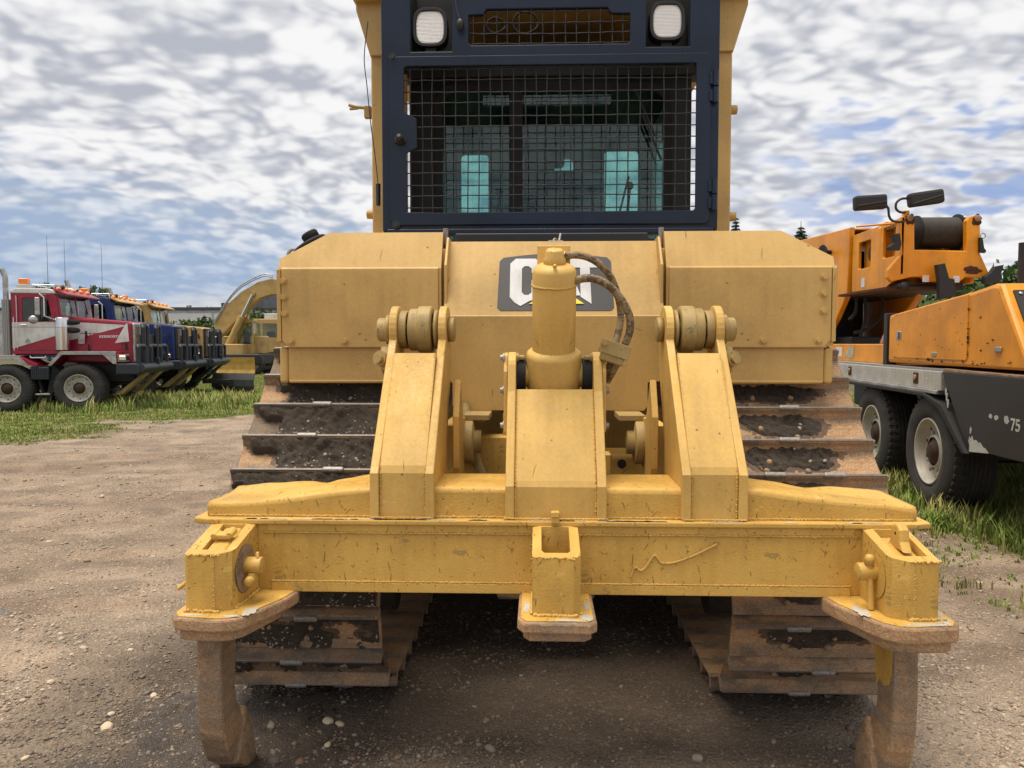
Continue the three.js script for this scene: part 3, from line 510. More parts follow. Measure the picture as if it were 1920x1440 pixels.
// ---- cab guard: frame, hinged door, wire screens
{
  const g = grp(dozer, 'cab_guard'), D0 = 4.22;
  const s = shp([[-.917, 2.118], [.897, 2.118], [.897, 3.50], [-.917, 3.50]]);
  hole(s, rrect(-.80, .78, 2.19, 3.0, .02));
  hole(s, [[-.757, 3.075], [-.535, 3.075], [-.528, 3.42], [-.757, 3.42]]);
  hole(s, [[.506, 3.085], [.738, 3.085], [.738, 3.42], [.506, 3.42]]);
  hole(s, [[-.431, 3.105], [.409, 3.105], [.42, 3.118], [.42, 3.26], [.32, 3.262], [.30, 3.292], [-.345, 3.292], [-.365, 3.265], [-.443, 3.262], [-.443, 3.118]]);
  part(g, 'frame_plate', plateZ(s, D0, D0 + .03, .006), M.navy);
  part(g, 'side_plate', [bx(-.917, -.897, 2.10, 3.45, D0 + .03, 4.53, .003)], M.navy);
  part(g, 'side_plate', [bx(.877, .897, 2.10, 3.45, D0 + .03, 4.35, .003)], M.navy);
  const d = shp(rrect(-.872, .85, 2.145, 3.045, .035));
  hole(d, [[-.78, 2.222], [-.788, 2.215], [-.6, 2.212], [.763, 2.217], [.773, 2.228], [.771, 2.985], [.762, 2.992], [-.78, 2.992], [-.792, 2.98], [-.792, 2.76], [-.785, 2.745], [-.725, 2.715], [-.722, 2.56], [-.782, 2.53]]);
  const door = part(g, 'door_frame', plateZ(d, D0 - .016, D0 - .003, .004), M.navy);
  part(g, 'lower_rail', bx(-.89, .87, 2.095, 2.125, D0 - .02, D0 + .05, .008), M.navy);
  for (const y of [2.86, 2.295]) for (const k of [0, 1]) part(g, 'hinge', [cyl([.872, y + k * .088 - .08, -D0 + .026], [.872, y + k * .088, -D0 + .026], .014, .014, 12), bx(.84, .88, y + k * .088 - .07, y + k * .088 - .01, D0 - .024, D0 - .014, .002)], M.navy);
  for (const [x, y] of [[-.853, 3.042], [-.84, 2.148]]) part(g, 'bolt', bolt([x, y, -D0 + .012], [0, 0, 1], .015, .014), M.wire);
  part(g, 'latch', [lathe([[0, 0], [.03, 0], [.026, .012], [.018, .02], [.018, .05], [0, .052]], [-.812, 2.60, -D0 + .014], [0, .1, 1], 16), bx(-.845, -.78, 2.585, 2.612, D0 - .024, D0 - .015, .004)], M.black);
  // woven wire of the door, every wire bent over and under
  const zW = -(D0 + .012), crimp = .0035, sp = .0622;
  const wr = rng(61); const wave = (fixed, a, b, vert, ph) => { const bow = (wr() - .5) * .012, off = (wr() - .5) * .006, P = [], n = Math.round((b - a) / sp * 2); for (let i = 0; i <= n; i++) { const t = a + (b - a) * i / n, k = Math.cos(Math.PI * (t / sp) + ph) * crimp; const w = fixed + off + bow * Math.sin(Math.PI * i / n); P.push(vert ? V(w, t, zW + k) : V(t, w, zW + k)); } return new THREE.TubeGeometry(new THREE.CatmullRomCurve3(P), n * 2, .0034, 5); };
  let k = 0; for (let x = -.764; x < .78; x += sp) part(g, 'wire', wave(x, 2.2, 3.0, true, (k++ % 2) * Math.PI), M.wire);
  k = 0; for (let y = 2.24; y < 3.0; y += sp) part(g, 'wire', wave(y, -.80, .785, false, (k++ % 2) * Math.PI), M.wire);
  k = 0; for (let x = -.42; x < .42; x += sp) part(g, 'wire', wave(x, 3.09, 3.30, true, (k++ % 2) * Math.PI), M.wire);
  k = 0; for (let y = 3.115; y < 3.30; y += .056) part(g, 'wire', wave(y, -.44, .42, false, (k++ % 2) * Math.PI), M.wire);
  // side screen seen edge on at the right
  for (let y = 2.2; y < 2.98; y += sp) part(g, 'side_wire', cyl([.845, y, -4.25], [.845, y, -4.54], .0034, .0034, 5), M.wire);
  for (let q = 4.27; q < 4.54; q += .055) part(g, 'side_wire', cyl([.845, 2.15, -q], [.845, 3.0, -q], .0034, .0034, 5), M.wire);
  // work lamps in their recesses
  for (const [x, y, xa, xb] of [[-.655, 3.213, -.757, -.531], [.622, 3.228, .506, .738]]) {
    const l = grp(dozer, 'work_lamp');
    part(l, 'recess', [bx(xa - .01, xa + .002, 3.06, 3.44, D0 + .03, 4.42, .001), bx(xb - .002, xb + .01, 3.06, 3.44, D0 + .03, 4.42, .001), bx(xa - .01, xb + .01, 3.055, 3.073, D0 + .03, 4.42, .001), bx(xa - .01, xb + .01, 3.06, 3.44, 4.42, 4.43, .001)], M.black);
    const sup = (w, h, e = 3.2, n = 40) => { const P = []; for (let i = 0; i < n; i++) { const a = i / n * 2 * Math.PI, c = Math.cos(a), q = Math.sin(a); P.push([x + w * Math.sign(c) * Math.abs(c) ** (2 / e), y + h * Math.sign(q) * Math.abs(q) ** (2 / e)]); } return P; };
    part(l, 'housing', [plateZ(hole(shp(sup(.094, .103)), sup(.078, .088)), D0 + .02, D0 + .10, .002), plateZ(sup(.08, .09), D0 + .065, D0 + .12, .01)], M.black);
    const lens = part(l, 'lens', plateZ(sup(.080, .090), D0 + .028, D0 + .06, .012), M.lens);
    for (let i = -11; i <= 11; i++) { const yy = y + i * .0072, w = .074 * Math.pow(1 - Math.pow(Math.abs(i * .0072) / .09, 3.2), 1 / 3.2); part(lens, 'rib', cyl([x - w, yy, -(D0 + .0285)], [x + w, yy, -(D0 + .0285)], .0021, .0021, 6), M.lens); }
    part(l, 'bracket', bx(x - .03, x + .03, 3.07, y - .09, D0 + .05, D0 + .08, .004), M.black);
  }
  const kn = grp(dozer, 'aerial'); const q0 = pix(852, -20, 4.2), q1 = pix(857, 20, 4.19), q2 = pix(863, 36, 4.18);
  part(kn, 'cable', tube([q0, q1, q2], .004, 16, 6), M.wire);
  part(kn, 'tip', [lathe([[0, 0], [.012, .005], [.021, .025], [.02, .045], [.01, .06], [0, .06]], [q2.x, q2.y - .06, q2.z], [0, 1, 0], 16), cyl(q2.clone().add(V(0, -.004, 0)), q2.clone().add(V(0, .014, 0)), .008, .008, 10)], M.black);
  for (const [cx, cy, rr] of [[930, 50, .05], [985, 45, .07]]) { const c = pix(cx, cy, 4.42); part(kn, 'coiled_lead', tube([0, 1, 2, 3, 4, 5, 6, 7].map(i => c.clone().add(V(Math.cos(i * .785) * rr, Math.sin(i * .785) * rr * .9, i * .004))), .006, 40, 5, true), M.rubber); }
}
// ---- cab with glazing on all sides and a seat
{
  const c = grp(dozer, 'cab'), y0 = 1.98, y1 = 3.16, Db = 4.75, Df = 6.25, hw = .855;
  const back = shp([[-hw, y0], [hw, y0], [hw, y1], [-hw, y1]]);
  hole(back, [...rrect(-.665, .70, 2.02, 3.035, .09)]);
  part(c, 'rear_wall', plateZ(back, Db, Db + .05, .01), M.black);
  part(c, 'rear_seal', plateZ(hole(shp(rrect(-.70, .735, 2.0, 3.07, .11)), rrect(-.650, .685, 2.035, 3.02, .085)), Db - .022, Db - .001, .008), M.rubber);
  part(c, 'rear_divider', bx(-.245, -.165, 2.02, 3.04, Db - .02, Db + .03, .006), M.rubber);
  part(c, 'rear_glass', plateZ(rrect(-.66, -.2, 2.025, 3.03, .05), Db + .016, Db + .020, 0), M.glassTeal);
  part(c, 'rear_glass', plateZ(rrect(-.2, .695, 2.025, 3.03, .05), Db + .016, Db + .020, 0), M.glassTeal);
  const fw = shp([[-hw, y0], [hw, y0], [hw, y1], [-hw, y1]]);
  hole(fw, rrect(-.69, -.47, 2.15, 3.02, .03)); hole(fw, rrect(.06, .21, 2.15, 2.98, .03)); hole(fw, rrect(.46, .73, 2.15, 3.04, .03));
  part(c, 'front_wall', plateZ(fw, Df, Df + .05, .01), M.lining);
  part(c, 'front_glass', plateZ(rrect(-.74, .76, 2.12, 3.08, .03), Df + .056, Df + .060, 0), M.glass);
  for (const s of [-1, 1]) {
    const sw = shp([[-4.8, y0], [-4.8, y1], [-6.25, y1], [-6.25, y0]]); hole(sw, rrect(-6.15, -4.98, 2.2, 3.0, .06));
    part(c, 'side_wall', plateX(sw, s > 0 ? hw - .05 : -hw, s > 0 ? hw : -hw + .05, .006), M.lining);
    part(c, 'side_glass', plateX([[4.96, 2.18], [6.17, 2.18], [6.17, 3.02], [4.96, 3.02]], s * (hw - .025) - .002, s * (hw - .025) + .002, 0), M.glass);
  }
  part(c, 'cab_roof', bx(-.88, .88, y1, y1 + .08, 4.7, 6.35, .02), M.black);
  part(c, 'cab_floor', bx(-.79, .79, y0 - .02, y0 + .03, 4.8, 6.25, .01), M.black);
  const st = part(c, 'seat', [bx(-.30, .24, 2.0, 2.16, 5.2, 5.75, .05), plateX([[5.16, 2.12], [5.05, 2.62], [5.14, 2.64], [5.28, 2.14]], -.27, .21, .03), bx(-.16, .10, 2.64, 2.80, 5.04, 5.12, .03)], M.seat);
  part(c, 'control_console', [bx(.30, .62, 2.0, 2.32, 5.2, 5.7, .04), bx(-.66, -.36, 2.0, 2.30, 5.2, 5.7, .04), bx(-.5, .6, 2.0, 2.32, 6.0, 6.2, .05)], M.lining);
  for (const [x, d, t] of [[-.42, 5.9, .06], [.38, 5.85, -.05], [.56, 5.7, .03]]) part(c, 'control_lever', [cyl([x, 2.2, -d], [x + t, 2.62, -d + .05], .012, .010, 8), new THREE.SphereGeometry(.03, 12, 8).translate(x + t, 2.64, -d + .05)], M.rubber);
  part(c, 'screen_wiper', [cyl([.5, 2.2, -6.33], [.66, 2.85, -6.33], .010, .010, 6), cyl([.1, 2.2, -6.33], [.18, 2.8, -6.33], .010, .010, 6)], M.wire);
  part(c, 'wiper', [cyl(pix(1190, 165, 4.69), pix(1228, 255, 4.69), .008, .008, 6), cyl(pix(1205, 215, 4.685), pix(1240, 300, 4.685), .007, .007, 6)], M.wire);
  part(c, 'yellow_conduit', cyl([-.872, 2.1, -4.66], [-.872, 3.1, -4.66], .022, .022, 12), M.yellow);
}
// ================================================================== ripper on the back of the bulldozer
M.bareMetal = std({ color: lin(.60, .56, .48), roughness: .7, map: rep(T.worn, .4) });
{
  const r = rng(12);
  // ragged weld bead between two points
  const ball = norm(new THREE.SphereGeometry(1, 7, 5));
  const bead = (a, b, rad = .006, wob = .0022) => { rad *= .68; const L = a.distanceTo(b), d = b.clone().sub(a).normalize(), st = rad * .7, n = Math.max(2, Math.round(L / st)), out = [], q = new THREE.Quaternion().setFromUnitVectors(V(1, 0, 0), d); for (let i = 0; i <= n; i++) { const g = ball.clone(), k = .72 + r() * .3 + .12 * Math.sin(i * .9); g.scale(rad * .95, rad * k, rad * k); g.applyQuaternion(q); const p = a.clone().lerp(b, i / n); g.translate(p.x + (r() - .5) * wob, p.y + (r() - .5) * wob, p.z + (r() - .5) * wob); out.push(g); } return mergeGeometries(out); };
  const fr = grp(dozer, 'ripper_frame');
  part(fr, 'beam', [bx(-1.03, 1.03, .652, .886, 2.58, 2.88, .008)], M.yellowWorn);
  part(fr, 'bottom_strip', [bx(-.98, -.08, .652, .686, 2.573, 2.59, .003), bx(.07, .98, .652, .686, 2.573, 2.59, .003)], M.yellowWorn);
  part(fr, 'top_strip', [bx(-.99, -.075, .860, .886, 2.574, 2.59, .003), bx(.065, .99, .860, .886, 2.574, 2.59, .003)], M.yellowWorn);
  part(fr, 'flange_plate', [planY([[-1.25, 2.60], [-1.245, 2.58], [-1.19, 2.563], [1.19, 2.563], [1.24, 2.58], [1.245, 2.60], [1.245, 2.9], [1.2, 2.97], [-1.2, 2.97], [-1.25, 2.9]], .886, .905, .005)], M.yellowWorn);
  part(fr, 'weld_bead', [bead(V(-1.0, .857, -2.576), V(-.08, .857, -2.576)), bead(V(.07, .857, -2.576), V(1.0, .857, -2.576)), bead(V(-.98, .689, -2.576), V(-.085, .689, -2.576)), bead(V(.075, .689, -2.576), V(.98, .689, -2.576)), bead(V(-1.2, .909, -2.603), V(1.19, .909, -2.603), .007, .003)], M.weld);
  // stray weld trails on the beam face
  part(fr, 'weld_trail', [[[1182, 1082], [1192, 1063], [1200, 1070], [1208, 1066], [1228, 1041], [1240, 1055], [1262, 1055], [1300, 1042], [1345, 1020]], [[1545, 985], [1538, 1000], [1527, 1008], [1522, 1000], [1533, 996]], [[1310, 990], [1330, 997], [1360, 992]]].map(l => tube(l.map(p => pix(...p, 2.5765)), .0045, 60, 6)), M.weld);
  // upper box, its top skin dented and sloping to both ends
  {
    const nx = 120, nz = 14, P = [], I = [];
    const top = (x, w) => { const a = Math.abs(x); let y = a < .64 ? 1.012 : mix(1.012, .952, (a - .64) / .57); y += .010 * (fbm(x * 5 + 9, w * 2 + 4, 3, 256, 5) - .5) * 2 * sst(.5, .7, a); y -= .016 * Math.exp(-(((x - .93) / .07) ** 2)) * sst(.2, .9, w) + .013 * Math.exp(-(((x + .86) / .05) ** 2)) * sst(.3, .9, w); return y; };
    const add = (x, y, z) => { P.push(x, y, z); return P.length / 3 - 1; };
    const rows = [];
    for (let i = 0; i <= nx; i++) {
      const x = -1.208 + 2.412 * i / nx, row = []; row.push(add(x, .905, -2.602)); row.push(add(x, top(x, 0) - .022, -2.602 - .002 * (fbm(x * 8, 3) - .5) * 2));
      for (let k = 0; k <= 4; k++) { const a = k / 4 * Math.PI / 2; row.push(add(x, top(x, 0) - .02 + .02 * Math.sin(a), -2.602 - .02 + .02 * Math.cos(a))); }
      for (let k = 1; k <= nz; k++) { const w = k / nz; row.push(add(x, top(x, w), -2.622 - .26 * w)); }
      row.push(add(x, .905, -2.884)); rows.push(row);
    }
    for (let i = 0; i < nx; i++) for (let k = 0; k + 1 < rows[0].length; k++) { const a = rows[i][k], b = rows[i + 1][k], c = rows[i][k + 1], d = rows[i + 1][k + 1]; I.push(a, b, c, b, d, c); }
    for (const [e, fl] of [[rows[0], 1], [rows[nx], 0]]) for (let k = 1; k + 1 < e.length; k++) fl ? I.push(e[0], e[k], e[k + 1]) : I.push(e[0], e[k + 1], e[k]);
    const g = new THREE.BufferGeometry(); g.setAttribute('position', new THREE.Float32BufferAttribute(P, 3)); g.setIndex(I);
    g.computeVertexNormals(); part(fr, 'upper_box', g, M.yellowWorn);
  }
  for (let i = 0; i < 26; i++) { const x = -1.1 + r() * 2.2, w = .015 + r() * .06, P = []; for (let j = 0; j <= 8; j++) P.push([x + w * j / 4 - w, 2.566]); for (let j = 8; j >= 0; j--) P.push([x + w * j / 4 - w, 2.572 + r() * .014 * Math.sin(Math.PI * j / 8)]); part(fr, 'bare_metal', planY(P, .9046, .9056, 0), M.bareMetal); }
  part(fr, 'hook', [bx(-.022, .006, .905, .925, 2.53, 2.60, .003), bx(-.022, .006, .925, .945, 2.525, 2.55, .004)], M.yellowWorn);

  // ---- lift arms left and right
  for (const s of [-1, 1]) {
    const a = grp(dozer, 'lift_arm'), X = (p, q) => s < 0 ? [-q, -p] : [p, q];
    const cap = []; for (let i = 0; i <= 14; i++) { const t = R(205 - 190 * i / 14); cap.push([3.02 + .092 * Math.cos(t), 1.556 + .092 * Math.sin(t)]); }
    const pr = [[2.575, .907], [2.575, 1.062], [2.592, 1.082], ...cap, [3.10, 1.40], [2.96, 1.12], [2.93, .907]];
    for (const [u, v] of [[.607, .637], [.418, .448]]) part(a, 'side_plate', plateX(pr, ...X(u, v), .004), M.yellowArm);
    part(a, 'web_plate', plateX([[2.593, .907], [2.593, 1.06], [2.603, 1.085], [2.868, 1.466], [2.882, 1.458], [2.618, 1.075], [2.61, 1.055], [2.61, .907]], ...X(.448, .607), .002), M.yellowArm);
    part(a, 'weld_bead', [bead(V(s * .603, .91, -2.592), V(s * .603, 1.06, -2.590)), bead(V(s * .452, .91, -2.592), V(s * .452, 1.06, -2.590)), bead(V(s * .603, 1.075, -2.60), V(s * .603, 1.46, -2.866), .004), bead(V(s * .452, 1.075, -2.60), V(s * .452, 1.46, -2.866), .004), bead(V(s * .43, .911, -2.574), V(s * .63, .911, -2.574), .005, .0025)], M.weld);
    // pivot: bushing barrel, rings, pin and keeper
    const pc = [1.556, -3.02];
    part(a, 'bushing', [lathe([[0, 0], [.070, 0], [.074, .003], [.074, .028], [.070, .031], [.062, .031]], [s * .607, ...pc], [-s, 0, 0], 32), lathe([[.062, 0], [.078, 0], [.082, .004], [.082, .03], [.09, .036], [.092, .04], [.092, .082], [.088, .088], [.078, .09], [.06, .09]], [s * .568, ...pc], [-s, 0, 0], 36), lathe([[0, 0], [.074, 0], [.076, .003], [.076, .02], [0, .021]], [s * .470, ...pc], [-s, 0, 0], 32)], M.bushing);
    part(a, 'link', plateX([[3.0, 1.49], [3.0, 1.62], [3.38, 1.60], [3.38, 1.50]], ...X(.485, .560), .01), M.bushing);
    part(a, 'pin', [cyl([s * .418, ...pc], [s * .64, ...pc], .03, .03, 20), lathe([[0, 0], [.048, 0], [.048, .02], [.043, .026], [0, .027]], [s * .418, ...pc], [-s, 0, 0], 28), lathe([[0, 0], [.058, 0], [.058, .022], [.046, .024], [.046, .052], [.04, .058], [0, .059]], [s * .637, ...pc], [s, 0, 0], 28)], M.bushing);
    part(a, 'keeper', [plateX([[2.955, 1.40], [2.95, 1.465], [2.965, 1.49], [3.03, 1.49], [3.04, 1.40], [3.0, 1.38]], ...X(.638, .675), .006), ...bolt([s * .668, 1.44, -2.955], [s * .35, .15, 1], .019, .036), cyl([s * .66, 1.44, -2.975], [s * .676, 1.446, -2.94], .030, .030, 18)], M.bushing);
    // lower links running forward to the machine
    part(a, 'lower_link', [plateX([[3.02, 1.36], [2.95, 1.22], [2.96, 1.02], [3.02, .93], [3.5, 1.06], [3.5, 1.18], [3.12, 1.20]], ...X(.370, .395), .004), plateX([[3.1, 1.0], [3.1, 1.17], [3.6, 1.17], [3.6, 1.03]], ...X(.41, .46), .004)], M.yellowArm);
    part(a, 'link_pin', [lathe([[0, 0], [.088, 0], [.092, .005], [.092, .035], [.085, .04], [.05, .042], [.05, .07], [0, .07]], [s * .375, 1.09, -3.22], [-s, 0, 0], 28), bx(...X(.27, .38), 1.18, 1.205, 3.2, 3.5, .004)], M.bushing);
  }
  part(dozer, 'rear_bracket', [bx(-.40, -.14, .92, 1.10, 3.32, 3.42, .01), bx(.12, .25, .92, 1.03, 3.3, 3.4, .01), bx(-.22, -.1, 1.03, 1.2, 3.35, 3.5, .01), bx(-.7, .7, .84, 1.0, 3.5, 3.74, .03), bx(-.42, -.3, 1.16, 1.185, 3.3, 3.6, .003)], M.yellowWorn);
  for (const [x, y] of [[-.355, .955], [.315, .955], [.24, 1.0]]) part(dozer, 'case_bolt', bolt([x, y, -3.50], [0, 0, 1], .014, .012), M.black);
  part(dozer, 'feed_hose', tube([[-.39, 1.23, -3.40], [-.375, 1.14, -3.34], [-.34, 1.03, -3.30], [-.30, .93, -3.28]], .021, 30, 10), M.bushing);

  // ---- centre arm carrying the tilt cylinder
  {
    const a = grp(dozer, 'centre_arm');
    const cap = []; for (let i = 0; i <= 12; i++) { const t = R(165 - 155 * i / 12); cap.push([2.875 + .085 * Math.cos(t), 1.385 + .085 * Math.sin(t)]); }
    const pr = [[2.575, .907], [2.575, 1.02], [2.585, 1.035], [2.765, 1.33], ...cap, [2.98, 1.28], [2.93, .907]];
    for (const [u, v] of [[-.176, -.146], [.134, .166]]) part(a, 'side_plate', plateX(pr, u, v, .004), M.yellowArm);
    part(a, 'web_plate', plateX([[2.593, .907], [2.593, 1.015], [2.602, 1.035], [2.785, 1.336], [2.80, 1.327], [2.617, 1.026], [2.61, 1.01], [2.61, .907]], -.146, .134, .002), M.yellowArm);
    part(a, 'weld_bead', [bead(V(-.143, .91, -2.59), V(-.143, 1.02, -2.59)), bead(V(.131, .91, -2.59), V(.131, 1.02, -2.59)), bead(V(-.143, 1.03, -2.598), V(-.143, 1.33, -2.783), .004), bead(V(.131, 1.03, -2.598), V(.131, 1.33, -2.783), .004), bead(V(-.18, .911, -2.574), V(.17, .911, -2.574), .005, .0025)], M.weld);
    for (const s of [-1, 1]) {
      const x0 = s < 0 ? -.191 : .167;
      part(a, 'bearing_cap', plateX([[2.80, 1.18], [2.795, 1.40], [2.83, 1.455], [2.875, 1.468], [2.93, 1.45], [2.96, 1.4], [2.96, 1.18]], x0, x0 + .014, .003), M.yellowArm);
      for (const y of [1.45, 1.33, 1.20]) part(a, 'bolt', bolt([s < 0 ? -.191 : .181, y, -2.83], [s, 0, 0], .012, .014), M.worn);
      part(a, 'bolt', bolt([s < 0 ? -.146 : .134, 1.45, -2.855], [-s, 0, 0], .011, .028), M.bushing);
    }
    const t = grp(dozer, 'tilt_cylinder'), b0 = V(-.008, 1.345, -2.905), b1 = V(-.008, 1.70, -2.80), ax = b1.clone().sub(b0).normalize(), P = k => b0.clone().addScaledVector(ax, k).toArray();
    const L = b1.distanceTo(b0);
    part(t, 'barrel', lathe([[.055, 0], [.0795, 0], [.0795, .32], [.0805, .324], [.0805, .33], [.079, .335], [.079, .372], [.072, .388], [.055, .398], [.035, .402], [0, .402]], P(.06), ax.toArray(), 48), M.yellowArm);
    part(t, 'ring_weld', (() => { const c = b0.clone().addScaledVector(ax, .385), u = V(1, 0, 0), v = ax.clone().cross(u).normalize(), Q = []; for (let i = 0; i < 60; i++) { const an = i / 60 * 2 * Math.PI; Q.push(c.clone().addScaledVector(u, Math.cos(an) * .0795).addScaledVector(v, Math.sin(an) * .0795).addScaledVector(ax, (r() - .5) * .004)); } return tube(Q, .0045, 120, 6, true); })(), M.weld);
    part(t, 'trunnion', [lathe([[.06, -.06], [.098, -.05], [.103, -.04], [.103, .075], [.099, .09], [.088, .098], [.08, .102]], P(.04), ax.toArray(), 44), cyl([-.15, 1.385, -2.893], [.135, 1.385, -2.893], .045, .045, 24)], M.yellowArm);
    part(t, 'seal', [cyl([-.146, 1.385, -2.893], [-.112, 1.385, -2.893], .066, .062, 24), cyl([.134, 1.385, -2.893], [.098, 1.385, -2.893], .066, .062, 24)], M.rubber);
    part(t, 'rod', cyl(P(-.3), P(.02), .045, .045, 20), M.chrome);
    const cp = b0.clone().addScaledVector(ax, .455);
    part(t, 'end_cap', [lathe([[0, 0], [.040, 0], [.040, .022], [.034, .030], [.033, .050], [.026, .058], [0, .06]], cp.toArray(), ax.toArray(), 26), box(cp.x - .062, cp.x - .006, cp.y + .0, cp.y + .075, cp.z - .045, cp.z - .037, .003), box(cp.x - .003, cp.x + .058, cp.y + .0, cp.y + .075, cp.z - .045, cp.z - .037, .003), lathe([[0, 0], [.008, 0], [.006, .012], [0, .013]], cp.clone().add(V(.0, -.012, .062)).toArray(), [0, .3, 1], 10)], M.yellowArm);
    part(t, 'elbow', [tube([[-.018, 1.745, -2.83], [-.012, 1.80, -2.82], [.012, 1.815, -2.81], [.03, 1.81, -2.805]], .023, 20, 12)], M.yellowArm);
    const hp = l => l.map(([x, y, d]) => pix(x, y, d));
    part(t, 'hose', tube(hp([[1050, 482, 2.81], [1080, 478, 2.80], [1110, 486, 2.81], [1140, 512, 2.83], [1157, 550, 2.86], [1164, 590, 2.88], [1160, 620, 2.87], [1152, 650, 2.85], [1142, 690, 2.86], [1128, 725, 2.9]]), .0135, 80, 12), M.hose);
    part(t, 'hose', tube(hp([[1066, 532, 2.78], [1085, 524, 2.77], [1110, 522, 2.77], [1140, 535, 2.77], [1165, 562, 2.78], [1180, 592, 2.79], [1181, 620, 2.8], [1170, 650, 2.82], [1157, 680, 2.84], [1138, 715, 2.88]]), .0145, 80, 12), M.hose);
    const cc = pix(1148, 664, 2.82);
    const clampG = [box(-.042, .05, -.032, .034, -.03, .03, .008), box(-.055, .056, -.006, .045, .026, .036, .003), box(.044, .056, -.03, .03, -.035, .035, .003), cyl([-.045, .03, .03], [-.045, .03, .052], .011, .011, 6)].map(norm);
    const cg = mergeGeometries(clampG); cg.rotateZ(-.32); cg.translate(cc.x, cc.y, cc.z); part(t, 'hose_clamp', cg, M.bushing);
  }

  // ---- shank pockets at both ends and in the middle
  const slope = (g, y0) => { const p = g.attributes.position; for (let i = 0; i < p.count; i++) if (p.getY(i) > y0) { const D = -p.getZ(i); p.setY(i, p.getY(i) - 1 + mix(.838, .893, clamp((D - 2.35) / .225))); } g.computeVertexNormals(); return g; };
  const pocket = (out, inn) => { const s = shp(out); if (inn) hole(s, inn); const g = new THREE.ExtrudeGeometry(s, { depth: 1, bevelEnabled: false }); g.rotateX(-Math.PI / 2); const p = g.attributes.position; for (let i = 0; i < p.count; i++) p.setY(i, p.getY(i) > .5 ? mix(.838, .893, clamp((-p.getZ(i) - 2.35) / .225)) : .657); const h = g.toNonIndexed ? (g.index ? g.toNonIndexed() : g) : g; h.computeVertexNormals(); return h; };
  const ends = { };
  for (const s of [-1, 1]) {
    const k = grp(dozer, 'shank_pocket'), mx = P => P.map(([x, d]) => [s * x, d]), fl = P => s < 0 ? P : [...P].reverse();
    part(k, 'pocket_body', pocket(fl(mx(s < 0 ? [[1.178, 2.60], [1.178, 2.36], [1.168, 2.35], [1.085, 2.35], [1.035, 2.378], [1.027, 2.40], [1.027, 2.60]] : [[1.158, 2.60], [1.158, 2.36], [1.15, 2.35], [1.065, 2.35], [1.022, 2.372], [1.012, 2.39], [1.012, 2.60]])), fl(mx(s < 0 ? [[1.134, 2.385], [1.134, 2.555], [1.056, 2.555], [1.056, 2.385]] : [[1.134, 2.385], [1.134, 2.555], [1.042, 2.555], [1.042, 2.385]])).reverse()), M.yellowWorn);
    part(k, 'weld_bead', [bead(V(s * 1.03, .89, -2.577), V(s * 1.03, .66, -2.577), .008, .004), bead(V(s * 1.175, .66, -2.352), V(s * 1.07, .66, -2.346), .009, .005), bead(V(s * 1.03, .66, -2.39), V(s * 1.02, .66, -2.57), .009, .005), bead(V(s * 1.16, .838, -2.352), V(s * 1.07, .838, -2.349), .007, .006), bead(V(s * 1.083, .83, -2.3515), V(s * 1.083, .67, -2.3515), .0045, .004)], M.weld);
    const dr = s < 0 ? .0 : -.008;
    const pl = mx([[1.218, 2.585], [1.215, 2.345], [1.19, 2.305], [1.06, 2.287], [1.01, 2.295], [.975, 2.325], [.90, 2.50], [.885, 2.565], [.89, 2.60], [1.19, 2.61]]);
    part(k, 'base_plate', planY(pl, .612 + dr, .653, .007), M.steel);
    part(k, 'plate_paint', planY(mx([[1.207, 2.58], [1.204, 2.35], [1.182, 2.316], [1.06, 2.300], [1.018, 2.306], [.985, 2.335], [.912, 2.50], [.90, 2.572], [1.19, 2.60]]), .6525, .6565, .0015), M.yellowWorn);
    part(k, 'stop_plate', planY(mx([[1.195, 2.60], [1.185, 2.33], [1.16, 2.315], [1.06, 2.305], [1.02, 2.315], [.99, 2.345], [.93, 2.52], [.94, 2.60]]), .578 + dr, .613 + dr, .006), M.steel);
    part(k, 'cross_pin', s < 0 ? [lathe([[0, 0], [.078, 0], [.078, .005], [.0, .006]], [-1.027, .765, -2.462], AX, 40)] : [lathe([[0, 0], [.072, 0], [.072, .003], [0, .0035]], [1.012, .765, -2.46], [-1, 0, 0], 40)], s < 0 ? M.steel : M.yellowWorn);
    const x0 = s * (s < 0 ? 1.024 : 1.01);
    part(k, 'pin_head', [lathe([[0, 0], [.028, 0], [.028, .052], [.024, .058], [0, .059]], [x0, .775, -2.462], [-s, 0, 0], 24)], M.weld);
    part(k, 'linch_pin', s < 0 ? [cyl([-.995, .735, -2.44], [-.995, .755, -2.44], .012, .012, 12), tube([[-.992, .80, -2.47], [-.985, .815, -2.465], [-.98, .80, -2.455]], .006, 12, 6), lathe([[0, 0], [.014, 0], [.016, .02], [0, .022]], [-.998, .738, -2.43], [0.2, -.2, 1], 12)] : [cyl([.985, .815, -2.45], [.992, .66, -2.442], .0095, .0095, 12), lathe([[0, 0], [.015, .004], [.016, .02], [.011, .032], [0, .034]], [.986, .80, -2.45], [0, 1, .1], 14)], M.weld);
    if (s < 0) part(k, 'side_key', [cyl([-1.178, .755, -2.45], [-1.205, .755, -2.45], .024, .022, 16), tube([[-1.19, .745, -2.44], [-1.215, .72, -2.435], [-1.235, .705, -2.43]], .008, 12, 6)], M.yellowWorn);
    else part(k, 'side_key', cyl([1.158, .76, -2.46], [1.175, .76, -2.46], .02, .02, 16), M.yellowWorn);

    // paint rubbed down to pale metal on the plate and flange edges
    const bare = (cx, cz, w, d, n = 22) => planY(Array.from({ length: n }, (_, i) => { const t = i / n * 6.283, q = .7 + r() * .5; return [cx + Math.cos(t) * w * q, cz + Math.sin(t) * d * q]; }), .6563, .6572, 0);
